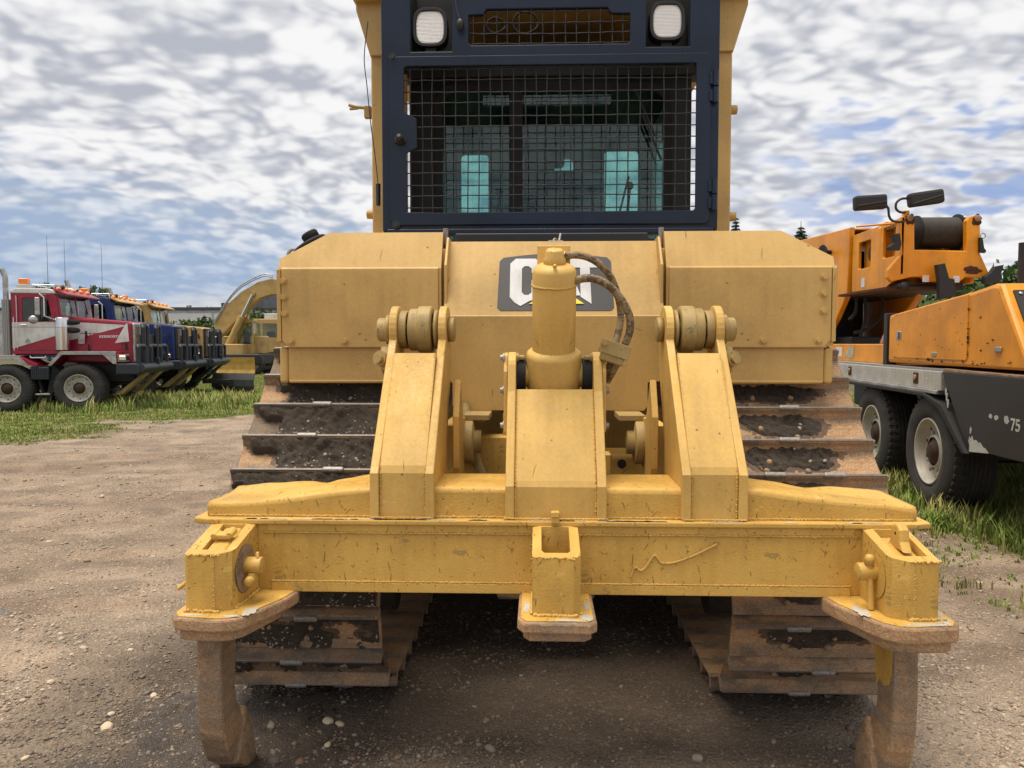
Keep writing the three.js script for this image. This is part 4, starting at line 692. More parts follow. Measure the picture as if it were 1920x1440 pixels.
    if (s > 0) { part(k, 'bare_metal', bare(1.165, 2.40, .034, .085), M.bareMetal); part(k, 'bare_metal', bare(1.10, 2.318, .07, .012), M.bareMetal); part(k, 'bare_metal', bare(.955, 2.43, .02, .05), M.bareMetal); }
    else { part(k, 'bare_metal', bare(-.975, 2.365, .022, .04), M.bareMetal); part(k, 'bare_metal', bare(-1.02, 2.318, .03, .010), M.bareMetal); part(k, 'bare_metal', bare(-1.14, 2.325, .04, .008), M.bareMetal); }
    // shank standing in the pocket
    const sh = thing('ripper_shank', s < 0 ? 'rusty brown curved ripper tooth in the pocket at the mud-packed track side' : 'rusty ripper tooth with a yellow paint patch, in the pocket with the lifting eye', 'ripper tooth', [0, 0, 0], 0, null, true);
    scene.remove(sh); used.delete(sh.name); sh.name = 'shank'; sh.userData = { label: s < 0 ? 'rusty brown curved ripper tooth' : 'rusty ripper tooth with a strip of yellow paint' }; origin.delete(sh); dozer.add(sh);
    const dy = s < 0 ? .01 : .01, xs = s < 0 ? [-1.186, -1.102] : [1.066, 1.146];
    const side = new THREE.Shape(); const Q = (d, y) => [-d, y + dy];
    const sp = [[2.440, .60 - dy], [2.434, .36], [2.438, .26], [2.452, .18], [2.478, .11], [2.505, .075], [2.535, .07], [2.606, .205], [2.60, .225], [2.572, .26], [2.558, .32], [2.572, .45], [2.578, .60 - dy]].map(([d, y]) => Q(d, y));
    part(sh, 'blade', plateX(shp(sp), ...xs, .012), M.steel);
    const tp = [[2.528, .058], [2.602, .206], [2.610, .222], [2.632, .212], [2.645, .19], [2.690, .10], [2.722, -.02], [2.720, -.045], [2.66, -.035], [2.57, .03]].map(([d, y]) => Q(d, y));
    part(sh, 'tip', plateX(shp(tp), xs[0] - .011, xs[1] + .011, .016), M.steel);
    part(sh, 'tip_pin', cyl([xs[0] - .013, .10 + dy, -2.635], [xs[1] + .013, .10 + dy, -2.635], .010, .010, 12), M.worn);
    if (s < 0) part(sh, 'shank_head', [(() => { const g = box(-.032, .032, -.035, .0, -.082, .082, .012); g.rotateX(R(13.5)); g.translate(-1.094, .862, -2.468); return g; })(), (() => { const g = mergeGeometries([box(-.03, .028, 0, .018, -.012, .02, .006), cyl([-.026, .012, -.015], [-.026, .012, .022], .013, .01, 10), cyl([.024, .014, -.02], [.024, .014, .018], .014, .01, 10)].map(norm)); g.rotateX(R(13)); g.translate(-1.092, .868, -2.46); return g; })()], M.yellowWorn);
    else {
      part(sh, 'shank_head', (() => { const g = box(-.032, .032, -.1, .0, -.083, .083, .006); g.rotateX(R(13.5)); g.translate(1.094, .845, -2.469); return g; })(), M.yellowWorn);
      const e = shp([[-.055, 0], [-.042, .03], [-.036, .062], [-.018, .083], [.006, .083], [.026, .066], [.03, .03], [.05, 0]]); const hp = new THREE.Path(); hp.absarc(-.004, .05, .015, 0, 7, true); e.holes.push(hp);
      const g = ext(e, .032, .009, 3); g.translate(0, 0, -.016); g.rotateY(-Math.PI / 2); g.translate(1.094, .845, -2.475); part(sh, 'lifting_eye', g, M.yellowWorn);
      part(sh, 'paint_patch', plateX([[2.45, .575], [2.452, .44], [2.47, .40], [2.50, .385], [2.53, .40], [2.555, .37], [2.566, .42], [2.57, .575]], 1.0635, 1.0668, 0), M.yellowWorn);
    }
  }
  { // middle pocket, empty
    const k = grp(dozer, 'centre_pocket');
    part(k, 'pocket_body', pocket([[-.083, 2.60], [-.083, 2.365], [-.068, 2.35], [.045, 2.35], [.068, 2.372], [.068, 2.60]].reverse(), [[-.054, 2.40], [-.045, 2.385], [.028, 2.385], [.037, 2.395], [.037, 2.555], [-.054, 2.555]]), M.yellowWorn);
    part(k, 'weld_bead', [bead(V(-.086, .885, -2.577), V(-.086, .66, -2.577), .008, .004), bead(V(.071, .885, -2.577), V(.071, .66, -2.577), .008, .004), bead(V(-.078, .66, -2.35), V(.058, .66, -2.347), .009, .004), bead(V(-.085, .66, -2.36), V(-.085, .66, -2.57), .008, .004), bead(V(.07, .66, -2.37), V(.07, .66, -2.57), .008, .004), bead(V(-.07, .838, -2.352), V(.055, .838, -2.352), .006, .006)], M.weld);
    part(k, 'base_plate', planY([[-.128, 2.60], [-.128, 2.335], [-.108, 2.30], [.092, 2.296], [.116, 2.32], [.116, 2.60]], .618, .653, .007), M.steel);
    part(k, 'plate_paint', planY([[-.118, 2.595], [-.118, 2.342], [-.102, 2.313], [.087, 2.309], [.106, 2.328], [.106, 2.595]], .6525, .6565, .0015), M.yellowWorn);
    for (const [cx, cz, w, d] of [[.085, 2.345, .02, .03], [.03, 2.318, .05, .008], [-.10, 2.43, .012, .05], [.092, 2.45, .01, .05]]) part(k, 'bare_metal', planY(Array.from({ length: 20 }, (_, i) => { const t = i / 20 * 6.283, q = .7 + r() * .5; return [cx + Math.cos(t) * w * q, cz + Math.sin(t) * d * q]; }), .6563, .6572, 0), M.bareMetal);
    part(k, 'stop_plate', planY([[-.11, 2.59], [-.11, 2.345], [-.09, 2.318], [.078, 2.318], [.10, 2.34], [.10, 2.59]], .588, .619, .006), M.steel);
  }
}
// ================================================================== trucks parked in a row on the grass
const slab = (pts, z0, z1, b = .01) => { const g = ext((pts instanceof THREE.Shape) ? pts : shp(pts), z1 - z0, b); g.translate(0, 0, z0); return g; };
M.red = std({ color: lin(.40, .022, .055), map: rep(T.clean, 1.5), roughness: .35 });
M.blueT = std({ color: lin(.018, .045, .20), map: rep(T.clean, 1.5), roughness: .35 });
M.whiteP = std({ color: lin(.80, .80, .82), map: rep(T.clean, 1.2), roughness: .4 });
M.tan = std({ color: lin(.62, .40, .14), map: rep(T.clean, 1.5), roughness: .5 });
M.amber = new THREE.MeshPhysicalMaterial({ color: lin(.85, .22, .01), roughness: .25, clearcoat: .5 });
M.darkNavy = std({ color: lin(.022, .028, .042), map: rep(T.clean, 1.2), roughness: .5 });
M.rim = std({ color: lin(.58, .55, .48), map: rep(T.worn, .8), roughness: .5 });
M.tyre = std({ color: lin(.07, .07, .072), map: rep(T.speck, .8), roughness: .9, bumpMap: rep(T.bumpFine, .3), bumpScale: .004 });
M.hub = std({ color: lin(.14, .09, .06), map: rep(T.steel, .3), roughness: .7 });
const tyreG = {};
function wheel(parent, x, z, r, w, out = 1, dark = false) {            // axle along z, outer face at z
  const k = r / .53, g = grp(parent, 'wheel'); g.position.set(x, r, z); if (out < 0) g.rotation.y = Math.PI;
  const key = r + '_' + w;
  if (!tyreG[key]) {
    const tread = [[.30 * k, -.03], [.33 * k, .0], [.40 * k, .014], [.47 * k, .004], [.505 * k, -.022], [.515 * k, -.05], [.526 * k, -.06]];
    const n = 7, span = w - .14; for (let i = 0; i < n; i++) { const a = -.07 - span * i / n, b = a - span / n * .72; tread.push([.53 * k, a], [.53 * k, b], [.519 * k, b - .003], [.519 * k, a - span / n + .003]); }
    tread.push([.526 * k, -w + .06], [.505 * k, -w + .03], [.42 * k, -w], [.30 * k, -w + .02]);
    const t = build(lathe(tread, [0, 0, 0], [0, 0, 1], 44));
    const lugs = []; for (let i = 0; i < 44; i++) { const b = box(-.018 * k, .018 * k, .505 * k, .533 * k, -.115, -.022, .005); b.rotateX(0); b.rotateZ(i / 44 * 2 * Math.PI); lugs.push(b); }
    tyreG[key] = [build([t, ...lugs]), build(lathe([[.305 * k, -.035], [.300 * k, -.005], [.285 * k, -.008], [.278 * k, -.05], [.262 * k, -.085], [.215 * k, -.095], [.15 * k, -.082], [.145 * k, -.06], [.13 * k, -.055]], [0, 0, 0], [0, 0, 1], 40)), build(lathe([[.13 * k, -.07], [.10 * k, -.065], [.085 * k, -.04], [.062 * k, -.03], [.058 * k, -.02], [0, -.018]], [0, 0, 0], [0, 0, 1], 24))];
  }
  put(g, 'tyre', tyreG[key][0], M.tyre); if (dark) return g;
  put(g, 'rim', tyreG[key][1], M.rim); put(g, 'hub', tyreG[key][2], M.hub);
  const nut = cyl([0, 0, 0], [0, 0, .03], .014 * k, .012 * k, 6), hol = cyl([0, 0, 0], [0, 0, .004], .017 * k, .017 * k, 10);
  for (let i = 0; i < 10; i++) { const a = i / 10 * 6.2832; const q = nut.clone(); q.translate(Math.cos(a) * .175 * k, Math.sin(a) * .175 * k, -.092); part0(g, 'nut', q, M.worn); const h = hol.clone(); h.translate(Math.cos(a + .31) * .238 * k, Math.sin(a + .31) * .238 * k, -.0925); part0(g, 'hand_hole', h, M.black); }
  return g;
}
function part0(parent, name, g, m) { return put(parent, name, build(g), m); }   // in the local frame of a turned group
const P0 = (parent, name, g, m, e) => put(parent, name, build(g), m, e);
const font = await new FontLoader().loadAsync('fonts/droid/droid_sans_bold.typeface.json');
function lettering(txt, size, depth = .004) { const g = new TextGeometry(txt, { font, size, depth, curveSegments: 4, bevelEnabled: false }); g.computeBoundingBox(); return g; }

function truck(name, label, pos, o) {
  const t = thing(name, label, 'truck', pos, R(11), 'trucks parked side by side on the grass');
  const zc = -.10, W = 1.95, cab = o.paint, low = o.low || cab;
  // chassis
  P0(t, 'chassis', [box(-2.6, .95, .55, .95, -1.55, -.75, .03), box(-.12, .12, .42, .62, -2.1, -.25, .04), box(-1.57, -1.33, .42, .62, -2.1, -.25, .04)], M.black);
  P0(t, 'mud_flap', [slab([[-.56, 1.05], [-.42, .9], [-.62, .25], [-.72, .25]], -.6, -.12, .01), slab([[-.95, 1.0], [-.9, 1.0], [-.72, .22], [-.77, .22]], -.55, -.15, .008)], M.rubber);
  for (const x of [0, -1.46]) { wheel(t, x, 0, .53, .42); wheel(t, x, -2.25, .53, .42, -1, true); }
  // cab
  const c = grp(t, 'cab');
  const body = shp([[-1.34, 1.28], [-.40, 1.28], [-.40, 2.12], [-.44, 2.55], [-.52, 2.66], [-1.30, 2.66], [-1.34, 2.6]]);
  hole(body, [[-1.13, 1.99], [-.53, 1.99], [-.60, 2.44], [-.66, 2.50], [-1.10, 2.50], [-1.13, 2.47]]);
  P0(c, 'side_panel', slab(body, zc - .05, zc, .012), cab); P0(c, 'side_panel', slab(body, zc - W, zc - W + .05, .012), cab);
  P0(c, 'back_panel', box(-1.36, -1.31, 1.28, 2.66, zc - W + .01, zc - .01, .02), cab);
  P0(c, 'cab_floor', box(-1.31, -.42, 1.25, 1.32, zc - W + .02, zc - .02, .02), M.black);
  P0(c, 'dash', slab([[-.42, 1.3], [-.42, 2.1], [-.50, 2.14], [-.72, 2.05], [-.72, 1.3]], zc - W + .06, zc - .06, .02), M.rubber);
  for (const z of [-.75, -1.65]) P0(c, 'seat', [box(-1.2, -.75, 1.5, 1.8, z - .25, z + .25, .05), box(-1.25, -1.12, 1.75, 2.4, z - .23, z + .23, .05)], M.rubber);
  P0(c, 'door_glass', slab([[-1.14, 1.98], [-.52, 1.98], [-.59, 2.45], [-.66, 2.51], [-1.11, 2.51], [-1.14, 2.48]], zc - .028, zc - .022, 0), M.glass);
  P0(c, 'door_seam', [box(-1.215, -1.205, 1.36, 2.56, zc - .01, zc + .0015, .001), box(-.475, -.465, 1.36, 2.2, zc - .01, zc + .0015, .001), box(-1.21, -.47, 1.355, 1.365, zc - .01, zc + .0015, .001)], M.black);
  P0(c, 'door_handle', box(-1.16, -1.04, 1.90, 1.925, zc + .004, zc + .03, .006), M.chrome);
  P0(c, 'vent_post', box(-.80, -.77, 1.99, 2.5, zc - .03, zc + .004, .004), M.black);
  P0(c, 'door_glass', slab([[-1.14, 1.98], [-.52, 1.98], [-.59, 2.45], [-.66, 2.51], [-1.11, 2.51], [-1.14, 2.48]], zc - W + .022, zc - W + .028, 0), M.glass);
  P0(c, 'roof', slab([[-1.37, 2.60], [-1.36, 2.66], [-1.25, 2.71], [-.62, 2.71], [-.46, 2.66], [-.44, 2.60]], zc - W - .01, zc + .01, .02), o.roof);
  P0(c, 'visor', slab([[-.50, 2.69], [-.47, 2.715], [-.22, 2.60], [-.22, 2.575], [-.30, 2.585]], zc - W - .02, zc + .02, .006), o.visor || cab);
  // windscreen in two panes
  const ws = (z0, z1) => { const g = new THREE.BufferGeometry().setFromPoints([V(-.385, 2.13, z1), V(-.365, 2.13, (z0 + z1) / 2), V(-.44, 2.56, z1), V(-.365, 2.13, (z0 + z1) / 2), V(-.42, 2.56, (z0 + z1) / 2), V(-.44, 2.56, z1), V(-.365, 2.13, (z0 + z1) / 2), V(-.365, 2.13, z0), V(-.42, 2.56, (z0 + z1) / 2), V(-.365, 2.13, z0), V(-.42, 2.56, z0), V(-.42, 2.56, (z0 + z1) / 2)]); g.computeVertexNormals(); return g; };
  P0(c, 'windscreen', ws(zc - W / 2 + .03, zc - .1), M.glass); P0(c, 'windscreen', ws(zc - W + .1, zc - W / 2 - .03), M.glass);
  P0(c, 'screen_frame', [pipe([[-.395, 2.11, zc - .08], [-.45, 2.57, zc - .08]], .035, 8), pipe([[-.365, 2.11, zc - W / 2], [-.42, 2.57, zc - W / 2]], .02, 8), pipe([[-.395, 2.11, zc - W + .08], [-.45, 2.57, zc - W + .08]], .035, 8), cyl([-.375, 2.11, zc - .05], [-.375, 2.11, zc - W + .05], .03, .03, 8)], cab);
  for (const z of [zc - .55, zc - 1.45]) P0(c, 'wiper', [cyl([-.345, 2.12, z], [-.39, 2.36, z - .12], .009, .009, 6), cyl([-.37, 2.2, z - .16], [-.41, 2.5, z - .06], .008, .008, 6)], M.black);
  // hood
  const h = grp(t, 'hood'), hz1 = -.46, hz0 = -1.70;
  P0(h, 'hood_shell', slab([[-.41, 1.10], [-.41, 2.10], [.10, 2.08], [.90, 2.01], [.99, 1.96], [1.0, 1.06], [.5, 1.06]], hz0, hz1, .05), cab);
  P0(h, 'hood_panel', slab(rrect(.16, .78, 1.36, 1.73, .02), hz1 - .004, hz1 + .012, .005), low);
  P0(h, 'hood_rail', [box(-.1, .95, 1.735, 1.75, hz1 - .004, hz1 + .008, .003), box(.10, .12, 1.36, 1.75, hz1 - .004, hz1 + .01, .003), box(.82, .84, 1.36, 1.75, hz1 - .004, hz1 + .01, .003)], low);
  for (const [x, y] of [[.03, 1.72], [.08, 1.42], [.86, 1.74], [.86, 1.45]]) P0(h, 'latch', [box(x - .02, x + .02, y - .07, y + .07, hz1 + .004, hz1 + .03, .01), cyl([x, y + .07, hz1 + .02], [x + .03, y - .09, hz1 + .025], .012, .012, 8)], M.black);
  if (o.stripe) {
    P0(c, 'white_stripe', slab([[-1.335, 1.97], [-.405, 1.98], [-.405, 1.70], [-1.335, 1.40]], zc - .004, zc + .005, 0), M.whiteP);
    P0(c, 'pin_stripe', slab([[-1.335, 1.862], [-.405, 1.866], [-.405, 1.874], [-1.335, 1.870]], zc + .004, zc + .007, 0), M.red);
    P0(h, 'white_stripe', slab([[-.40, 2.0], [.93, 1.925], [-.02, 1.66], [-.40, 1.56]], hz1 - .004, hz1 + .005, 0), M.whiteP);
    const tx = lettering('KENWORTH', .058); tx.translate(.30, 1.64, hz1 + .012); P0(h, 'lettering', tx, M.chrome);
    P0(t, 'warning_flag', slab([[.90, 1.96], [.93, 1.96], [.96, 1.56], [.66, 1.52]], -.36, -.352, 0), M.whiteP);
    P0(t, 'door_badge', slab([[-1.08, 1.50], [-.98, 1.50], [-.98, 1.58], [-1.03, 1.63], [-1.08, 1.58]], zc + .002, zc + .008, 0), M.alu);
  }
  // radiator grille
  const gr = grp(t, 'grille');
  P0(gr, 'surround', [box(.985, 1.05, 1.08, 1.97, hz0 + .14, hz1 - .02, .04)], o.stripe ? M.alu : M.darkNavy);
  P0(gr, 'core', box(1.04, 1.058, 1.12, 1.90, hz0 + .2, hz1 - .08, .01), M.steel);
  for (let i = 0; i < 7; i++) P0(gr, 'bar', box(1.055, 1.07, 1.12, 1.9, hz1 - .2 - i * .13, hz1 - .175 - i * .13, .004), M.chrome);
  // front wings with bright edge
  const wg = grp(t, 'front_wing');
  P0(wg, 'wing_sheet', slab([[-.60, 1.03], [-.34, 1.335], [.76, 1.335], [.79, 1.31], [.79, 1.06], [.73, 1.06], [.54, 1.27], [-.31, 1.27], [-.53, 1.03]], -.62, -.004, .008), o.stripe ? M.red : cab);
  P0(wg, 'wing_trim', slab([[-.605, 1.03], [-.345, 1.342], [.79, 1.342], [.80, 1.06], [.73, 1.06], [.52, 1.265], [-.31, 1.265], [-.53, 1.03]], -.006, .012, .004), o.stripe ? M.alu : cab);
  const w2 = grp(t, 'rear_wing');
  P0(w2, 'wing_sheet', slab([[-2.5, 1.17], [-2.5, 1.24], [-1.17, 1.24], [-.82, 1.06], [-.82, 1.02], [-1.02, 1.04], [-1.20, 1.17]], -.65, -.004, .008), low);
  P0(w2, 'wing_trim', slab([[-2.5, 1.17], [-2.5, 1.245], [-1.17, 1.245], [-1.0, 1.03], [-1.10, 1.03], [-1.22, 1.165]], -.006, .012, .004), o.stripe ? M.alu : cab);
  const hl = grp(t, 'headlamp'); P0(hl, 'housing', box(.80, .98, 1.10, 1.27, -.30, -.02, .02), o.stripe ? M.steel : M.black); P0(hl, 'lens', box(.84, .99, 1.13, 1.24, -.26, -.008, .02), M.chrome);
  // step box
  const sb = grp(t, 'step_box'); P0(sb, 'box_body', box(-.97, -.60, .72, 1.0, -.5, -.03, .02), M.darkNavy); for (let i = 0; i < 9; i++) P0(sb, 'rib', box(-.945 + i * .04, -.93 + i * .04, .75, .96, -.034, -.022, .003), M.darkNavy);
  P0(sb, 'tread', box(-.90, -.60, .38, .42, -.4, -.05, .01), M.alu);
  P0(t, 'entry_handle', pipe([[-.98, 1.24, -.06], [-.96, 1.20, -.05], [-.68, 1.20, -.05], [-.66, 1.24, -.06]], .014, 8), M.whiteP);
  // air cleaner
  const ac = grp(t, 'air_cleaner');
  P0(ac, 'canister', lathe([[0, 0], [.13, 0], [.14, .015], [.14, .50], [.144, .505], [.144, .53], [.14, .535], [.14, .70], [.125, .73], [0, .735]], [-.36, 1.36, -.16], [0, 1, 0], 32), M.chrome);
  for (const y of [1.98, 1.80]) P0(ac, 'intake', lathe([[0, 0], [.06, 0], [.062, .05], [.066, .055], [.066, .08], [.062, .085], [.06, .17], [.04, .22], [0, .24]], [-.24, y, -.18], [1, 0, -.25], 20), M.rubber);
  P0(t, 'step_plate', box(-.12, .02, 1.5, 1.66, -.40, -.37, .01), M.alu);
  // exhaust
  const ex = grp(t, 'exhaust'); P0(ex, 'heat_shield', cyl([-1.46, 1.26, -.14], [-1.46, 2.46, -.14], .085, .085, 22), o.stripe ? M.perf : M.alu); P0(ex, 'stack', pipe([[-1.46, 2.44, -.14], [-1.46, 2.95, -.14], [-1.52, 3.12, -.14]], .055, 14), M.alu);
  // lights, rails, mirrors
  const be = grp(t, 'beacon'); P0(be, 'stand', box(-1.24, -1.02, 2.60, 2.80, -.35, -.12, .01), M.whiteP); P0(be, 'lamp', box(-1.22, -1.04, 2.80, 2.93, -.34, -.16, .025), M.amber);
  for (let i = 0; i < 5; i++) P0(t, 'roof_lamp', lathe([[0, 0], [.05, 0], [.055, .02], [.04, .06], [0, .075]], [-.44, 2.69, zc - .15 - i * .41], [0, 1, 0], 14), M.amber);
  P0(t, 'roof_rail', [pipe([[-.98, 2.72, zc - .2], [-.98, 2.80, zc - .2], [-.55, 2.80, zc - .2], [-.55, 2.72, zc - .2]], .012, 6), pipe([[-.98, 2.80, zc - .2], [-.98, 2.80, zc - 1.5], [-.55, 2.80, zc - 1.5], [-.55, 2.80, zc - .2]], .012, 6)], M.chrome);
  P0(t, 'air_horn', [cyl([-.7, 2.74, -.5], [-.42, 2.76, -.5], .03, .05, 12)], M.black);
  const mi = grp(t, 'mirror'); P0(mi, 'mirror_head', box(-.76, -.66, 2.12, 2.50, .14, .19, .02), M.alu); P0(mi, 'mirror_bracket', [pipe([[-.60, 2.56, -.1], [-.66, 2.57, .16], [-.58, 2.5, .16], [-.58, 2.1, .16], [-.45, 2.02, -.1]], .014, 8)], M.chrome);
  P0(mi, 'spot_mirror', lathe([[0, 0], [.085, .005], [.09, .02], [.06, .045], [0, .05]], [-.80, 2.02, .16], [0.2, 0, 1], 18), M.alu);
  P0(t, 'grab_rail', [cyl([-1.28, 1.36, -.04], [-1.28, 2.08, -.04], .012, .012, 8), cyl([-1.22, 1.40, -.05], [-1.22, 2.55, -.05], .008, .008, 8)], M.chrome);
  if (o.stripe) for (const [x, z] of [[-.75, -.5], [-.70, -1.3], [.0, -1.6]]) P0(t, 'whip_aerial', cyl([x, 2.7, z], [x, 3.9, z], .006, .003, 5), M.wire);
  // bumper and brush guard
  const b = grp(t, 'bumper');
  P0(b, 'beam', [slab([[.78, .82], [.78, 1.07], [1.24, 1.07], [1.30, 1.02], [1.30, .88], [1.24, .82]], -2.35, .02, .03), cyl([1.30, .97, .0], [1.30, .97, -2.33], .085, .085, 14)], M.darkNavy);
  for (const z of [-.05, -.95, -1.75]) P0(b, 'hoop', pipe([[1.24, 1.0, z], [1.24, 1.42, z], [1.22, 1.46, z - .04], [1.22, 1.46, z - .46], [1.24, 1.42, z - .5], [1.24, 1.0, z - .5]], .045, 10), M.darkNavy);
  for (const z of [-.62, -1.62]) P0(b, 'tall_hoop', pipe([[1.18, 1.0, z], [1.18, 1.86, z], [1.16, 1.93, z - .05], [1.16, 1.93, z - .22], [1.18, 1.86, z - .27], [1.18, 1.0, z - .27]], .055, 10), M.darkNavy);
  P0(b, 'guard_plate', box(1.12, 1.15, 1.02, 1.72, -1.65, -.75, .01), M.black);
  P0(b, 'skid_plate', [slab([[1.2, .84], [1.28, .84], [.75, .35], [.6, .35]], -.75, -.45, .01), slab([[1.2, .84], [1.28, .84], [.75, .35], [.6, .35]], -1.85, -1.55, .01)], o.skid || M.black);
  P0(b, 'tow_lug', box(1.28, 1.38, 1.02, 1.18, -1.2, -1.12, .01), M.darkNavy);
  P0(t, 'engine_block', box(-.3, 1.0, .6, 1.3, -1.5, -.7, .05), M.black);
  return t;
}
M.perf = std({ color: lin(.36, .36, .35), metalness: .6, roughness: .45, map: rep(tex(256, (u, v) => { const x = (u * 16) % 1 - .5, y = (v * 16 + (Math.floor(u * 16) % 2) * .5) % 1 - .5; return Math.hypot(x, y) < .28 ? .25 : 1; }), .5) });
{
  const org = [-10.153, 0, -16.528], bz = R(11), off = (x, z) => [org[0] + x * Math.cos(bz) + z * Math.sin(bz), 0, org[2] - x * Math.sin(bz) + z * Math.cos(bz)];
  truck('heavy_truck', 'red and white heavy truck with chrome air cleaner and twin steering axles', org, { paint: M.red, low: M.red, roof: M.whiteP, stripe: true, skid: M.bushing });
  truck('heavy_truck', 'dark blue heavy truck standing just behind the red and white truck', off(.12, -3.05), { paint: M.blueT, roof: M.blueT, visor: M.tan, skid: M.bushing });
  const yt = truck('heavy_truck', 'tan-cabbed heavy truck with a low grey snow blade, behind the blue truck', off(.22, -5.8), { paint: M.tan, roof: M.tan, low: M.tan });
  P0(yt, 'snow_blade', (() => { const g = plateX([[.03, .03], [-.06, .2], [-.06, .4], [.02, .60], [.05, .60], [-.02, .4], [-.02, .2], [.07, .03]], -.75, .75, .008); g.rotateY(R(-25)); g.translate(1.75, 0, -.9); return g; })(), M.bladeGrey = std({ color: lin(.09, .095, .10), map: rep(T.worn, .9), roughness: .6 }));
  P0(yt, 'blade_frame', [box(.9, 1.75, .3, .42, -1.6, -1.4, .01), box(.9, 1.75, .3, .42, -.8, -.6, .01)], M.black);
}
// ================================================================== orange mobile crane on the right
{
  M.orange = std({ color: lin(.98, .38, .008), map: rep(T.orange, 1.4), roughness: .42 });
  M.rust = std({ color: lin(.22, .10, .05), map: rep(T.steel, .5), roughness: .85 });
  const checker = tex(256, (u, v) => { const x = (u * 8) % 1 - .5, y = (v * 8) % 1 - .5, o = (Math.floor(u * 8) + Math.floor(v * 8)) % 2; const a = o ? x + y : x - y, b = o ? x - y : x + y; return (a / .12) ** 2 + (b / .5) ** 2 < 1 ? 1 : .25; }, false);
  M.checker = std({ color: lin(.74, .73, .68), metalness: .45, roughness: .5, bumpMap: rep(checker, .16), bumpScale: .004, map: rep(T.worn, .8) });
  const pos = [3.431, 0, -7.067], beta = R(-95);
  const k = thing('mobile_crane', 'orange and black mobile crane with rope winch, parked beside the bulldozer', 'crane', pos, beta);
  P0(k, 'chassis', [box(-4.5, 3.2, .62, 1.06, -1.75, -.75, .03), box(-.15, .15, .45, .62, -2.2, -.3, .04), box(-1.65, -1.35, .45, .62, -2.2, -.3, .04), box(-4.4, 3.2, 1.04, 1.10, -2.45, -.06, .01)], M.black);
  for (const x of [0, -1.5]) { wheel(k, x, -.02, .53, .40); wheel(k, x, -2.45, .53, .40, -1, true); }
  // deck edge and wing
  const dk = grp(k, 'deck'); P0(dk, 'edge_panel', box(-3.4, .305, 1.095, 1.262, -.5, .0, .006), M.checker); P0(dk, 'deck_top', box(-4.4, 1.0, 1.262, 1.285, -2.4, -.02, .004), M.alu);
  P0(dk, 'lower_lip', box(-3.4, .25, 1.06, 1.096, -.45, .012, .008), M.alu);
  for (const x of [-2.19, -.23]) { P0(dk, 'marker_plate', box(x - .055, x + .055, 1.13, 1.235, -.004, .006, .004), M.rust); P0(dk, 'marker_lamp', lathe([[0, 0], [.03, 0], [.026, .014], [0, .016]], [x, 1.19, .004], [0, 0, 1], 14), M.steel); }
  P0(k, 'wing', slab([[-3.2, 1.03], [-3.2, 1.062], [-.02, 1.062], [.10, 1.04], [.40, .98], [.86, .63], [.80, .62], [.34, .94], [.08, 1.01], [-.02, 1.03]], -.62, .03, .006), M.rubber);
  // black side locker
  const lk = grp(k, 'side_locker');
  P0(lk, 'locker_box', slab([[.325, 1.262], [3.0, 1.262], [3.0, .70], [1.19, .672], [.82, .635]], -.75, -.002, .008), M.blackPaint = std({ color: lin(.020, .021, .024), map: rep(T.worn, 1.2), roughness: .5 }));
  P0(lk, 'top_lip', [slab([[.325, 1.262], [.33, 1.29], [.8, 1.285], [3.0, 1.275], [3.0, 1.262]], -.6, -.01, .004)], M.steel);
  const r = rng(40), ragged = (cx, cy, w, h, n = 18) => { const P = []; for (let i = 0; i < n; i++) { const a = i / n * 6.283, q = .72 + r() * .45; P.push([cx + Math.cos(a) * w * q, cy + Math.sin(a) * h * q]); } return P; };
  M.chalk = std({ color: lin(.62, .62, .60), roughness: .8, map: rep(T.worn, .5) });
  P0(lk, 'bare_patch', slab([[.86, .645], [.865, .70], [.845, .73], [.86, .765], [.885, .745], [.90, .775], [.93, .742], [.97, .752], [1.0, .735], [1.04, .74], [1.08, .71], [1.12, .705], [1.17, .675], [1.14, .672]], -.004, .0, 0), M.chalk);
  for (const [x, y, w, h] of [[1.185, .957, .028, .018], [1.27, .955, .03, .018], [.875, .815, .014, .028], [1.42, .955, .034, .030]]) P0(lk, 'bare_patch', slab(ragged(x, y, w, h), -.004, .0, 0), M.chalk);
  for (const [x, y] of [[.41, 1.09], [.43, 1.05], [.455, 1.0]]) P0(lk, 'bare_patch', slab(ragged(x, y, .016, .035, 12), -.004, .0005, 0), M.chalk);
  const num = lettering('75', .088, .003); num.translate(1.478, .885, -.0015); P0(lk, 'lettering', num, M.chalk);
  // engine cover
  const hd = grp(k, 'engine_cover');
  P0(hd, 'cover_shell', slab([[-1.06, 1.31], [-1.06, 1.77], [-1.03, 1.80], [.72, 1.918], [1.10, 1.955], [1.20, 1.945], [1.66, 1.31]], -1.3, -.03, .035), M.orange);
  P0(hd, 'cover_door', slab([[-.90, 1.365], [-.90, 1.792], [.72, 1.898], [.72, 1.385], [.70, 1.365]], -.034, -.022, .004), M.orange);
  P0(hd, 'door_lock', [box(-.80, -.68, 1.545, 1.625, -.026, -.014, .008), box(-.775, -.735, 1.56, 1.61, -.016, -.010, .003)], M.alu);
  P0(hd, 'door_lock', box(-.755, -.705, 1.555, 1.615, -.016, -.011, .003), M.black);
  for (const [x, y] of [[.10, 1.41], [1.22, 1.46]]) P0(hd, 'fastener', [box(x - .05, x + .05, y - .018, y + .018, -.028, -.014, .006)], M.alu);
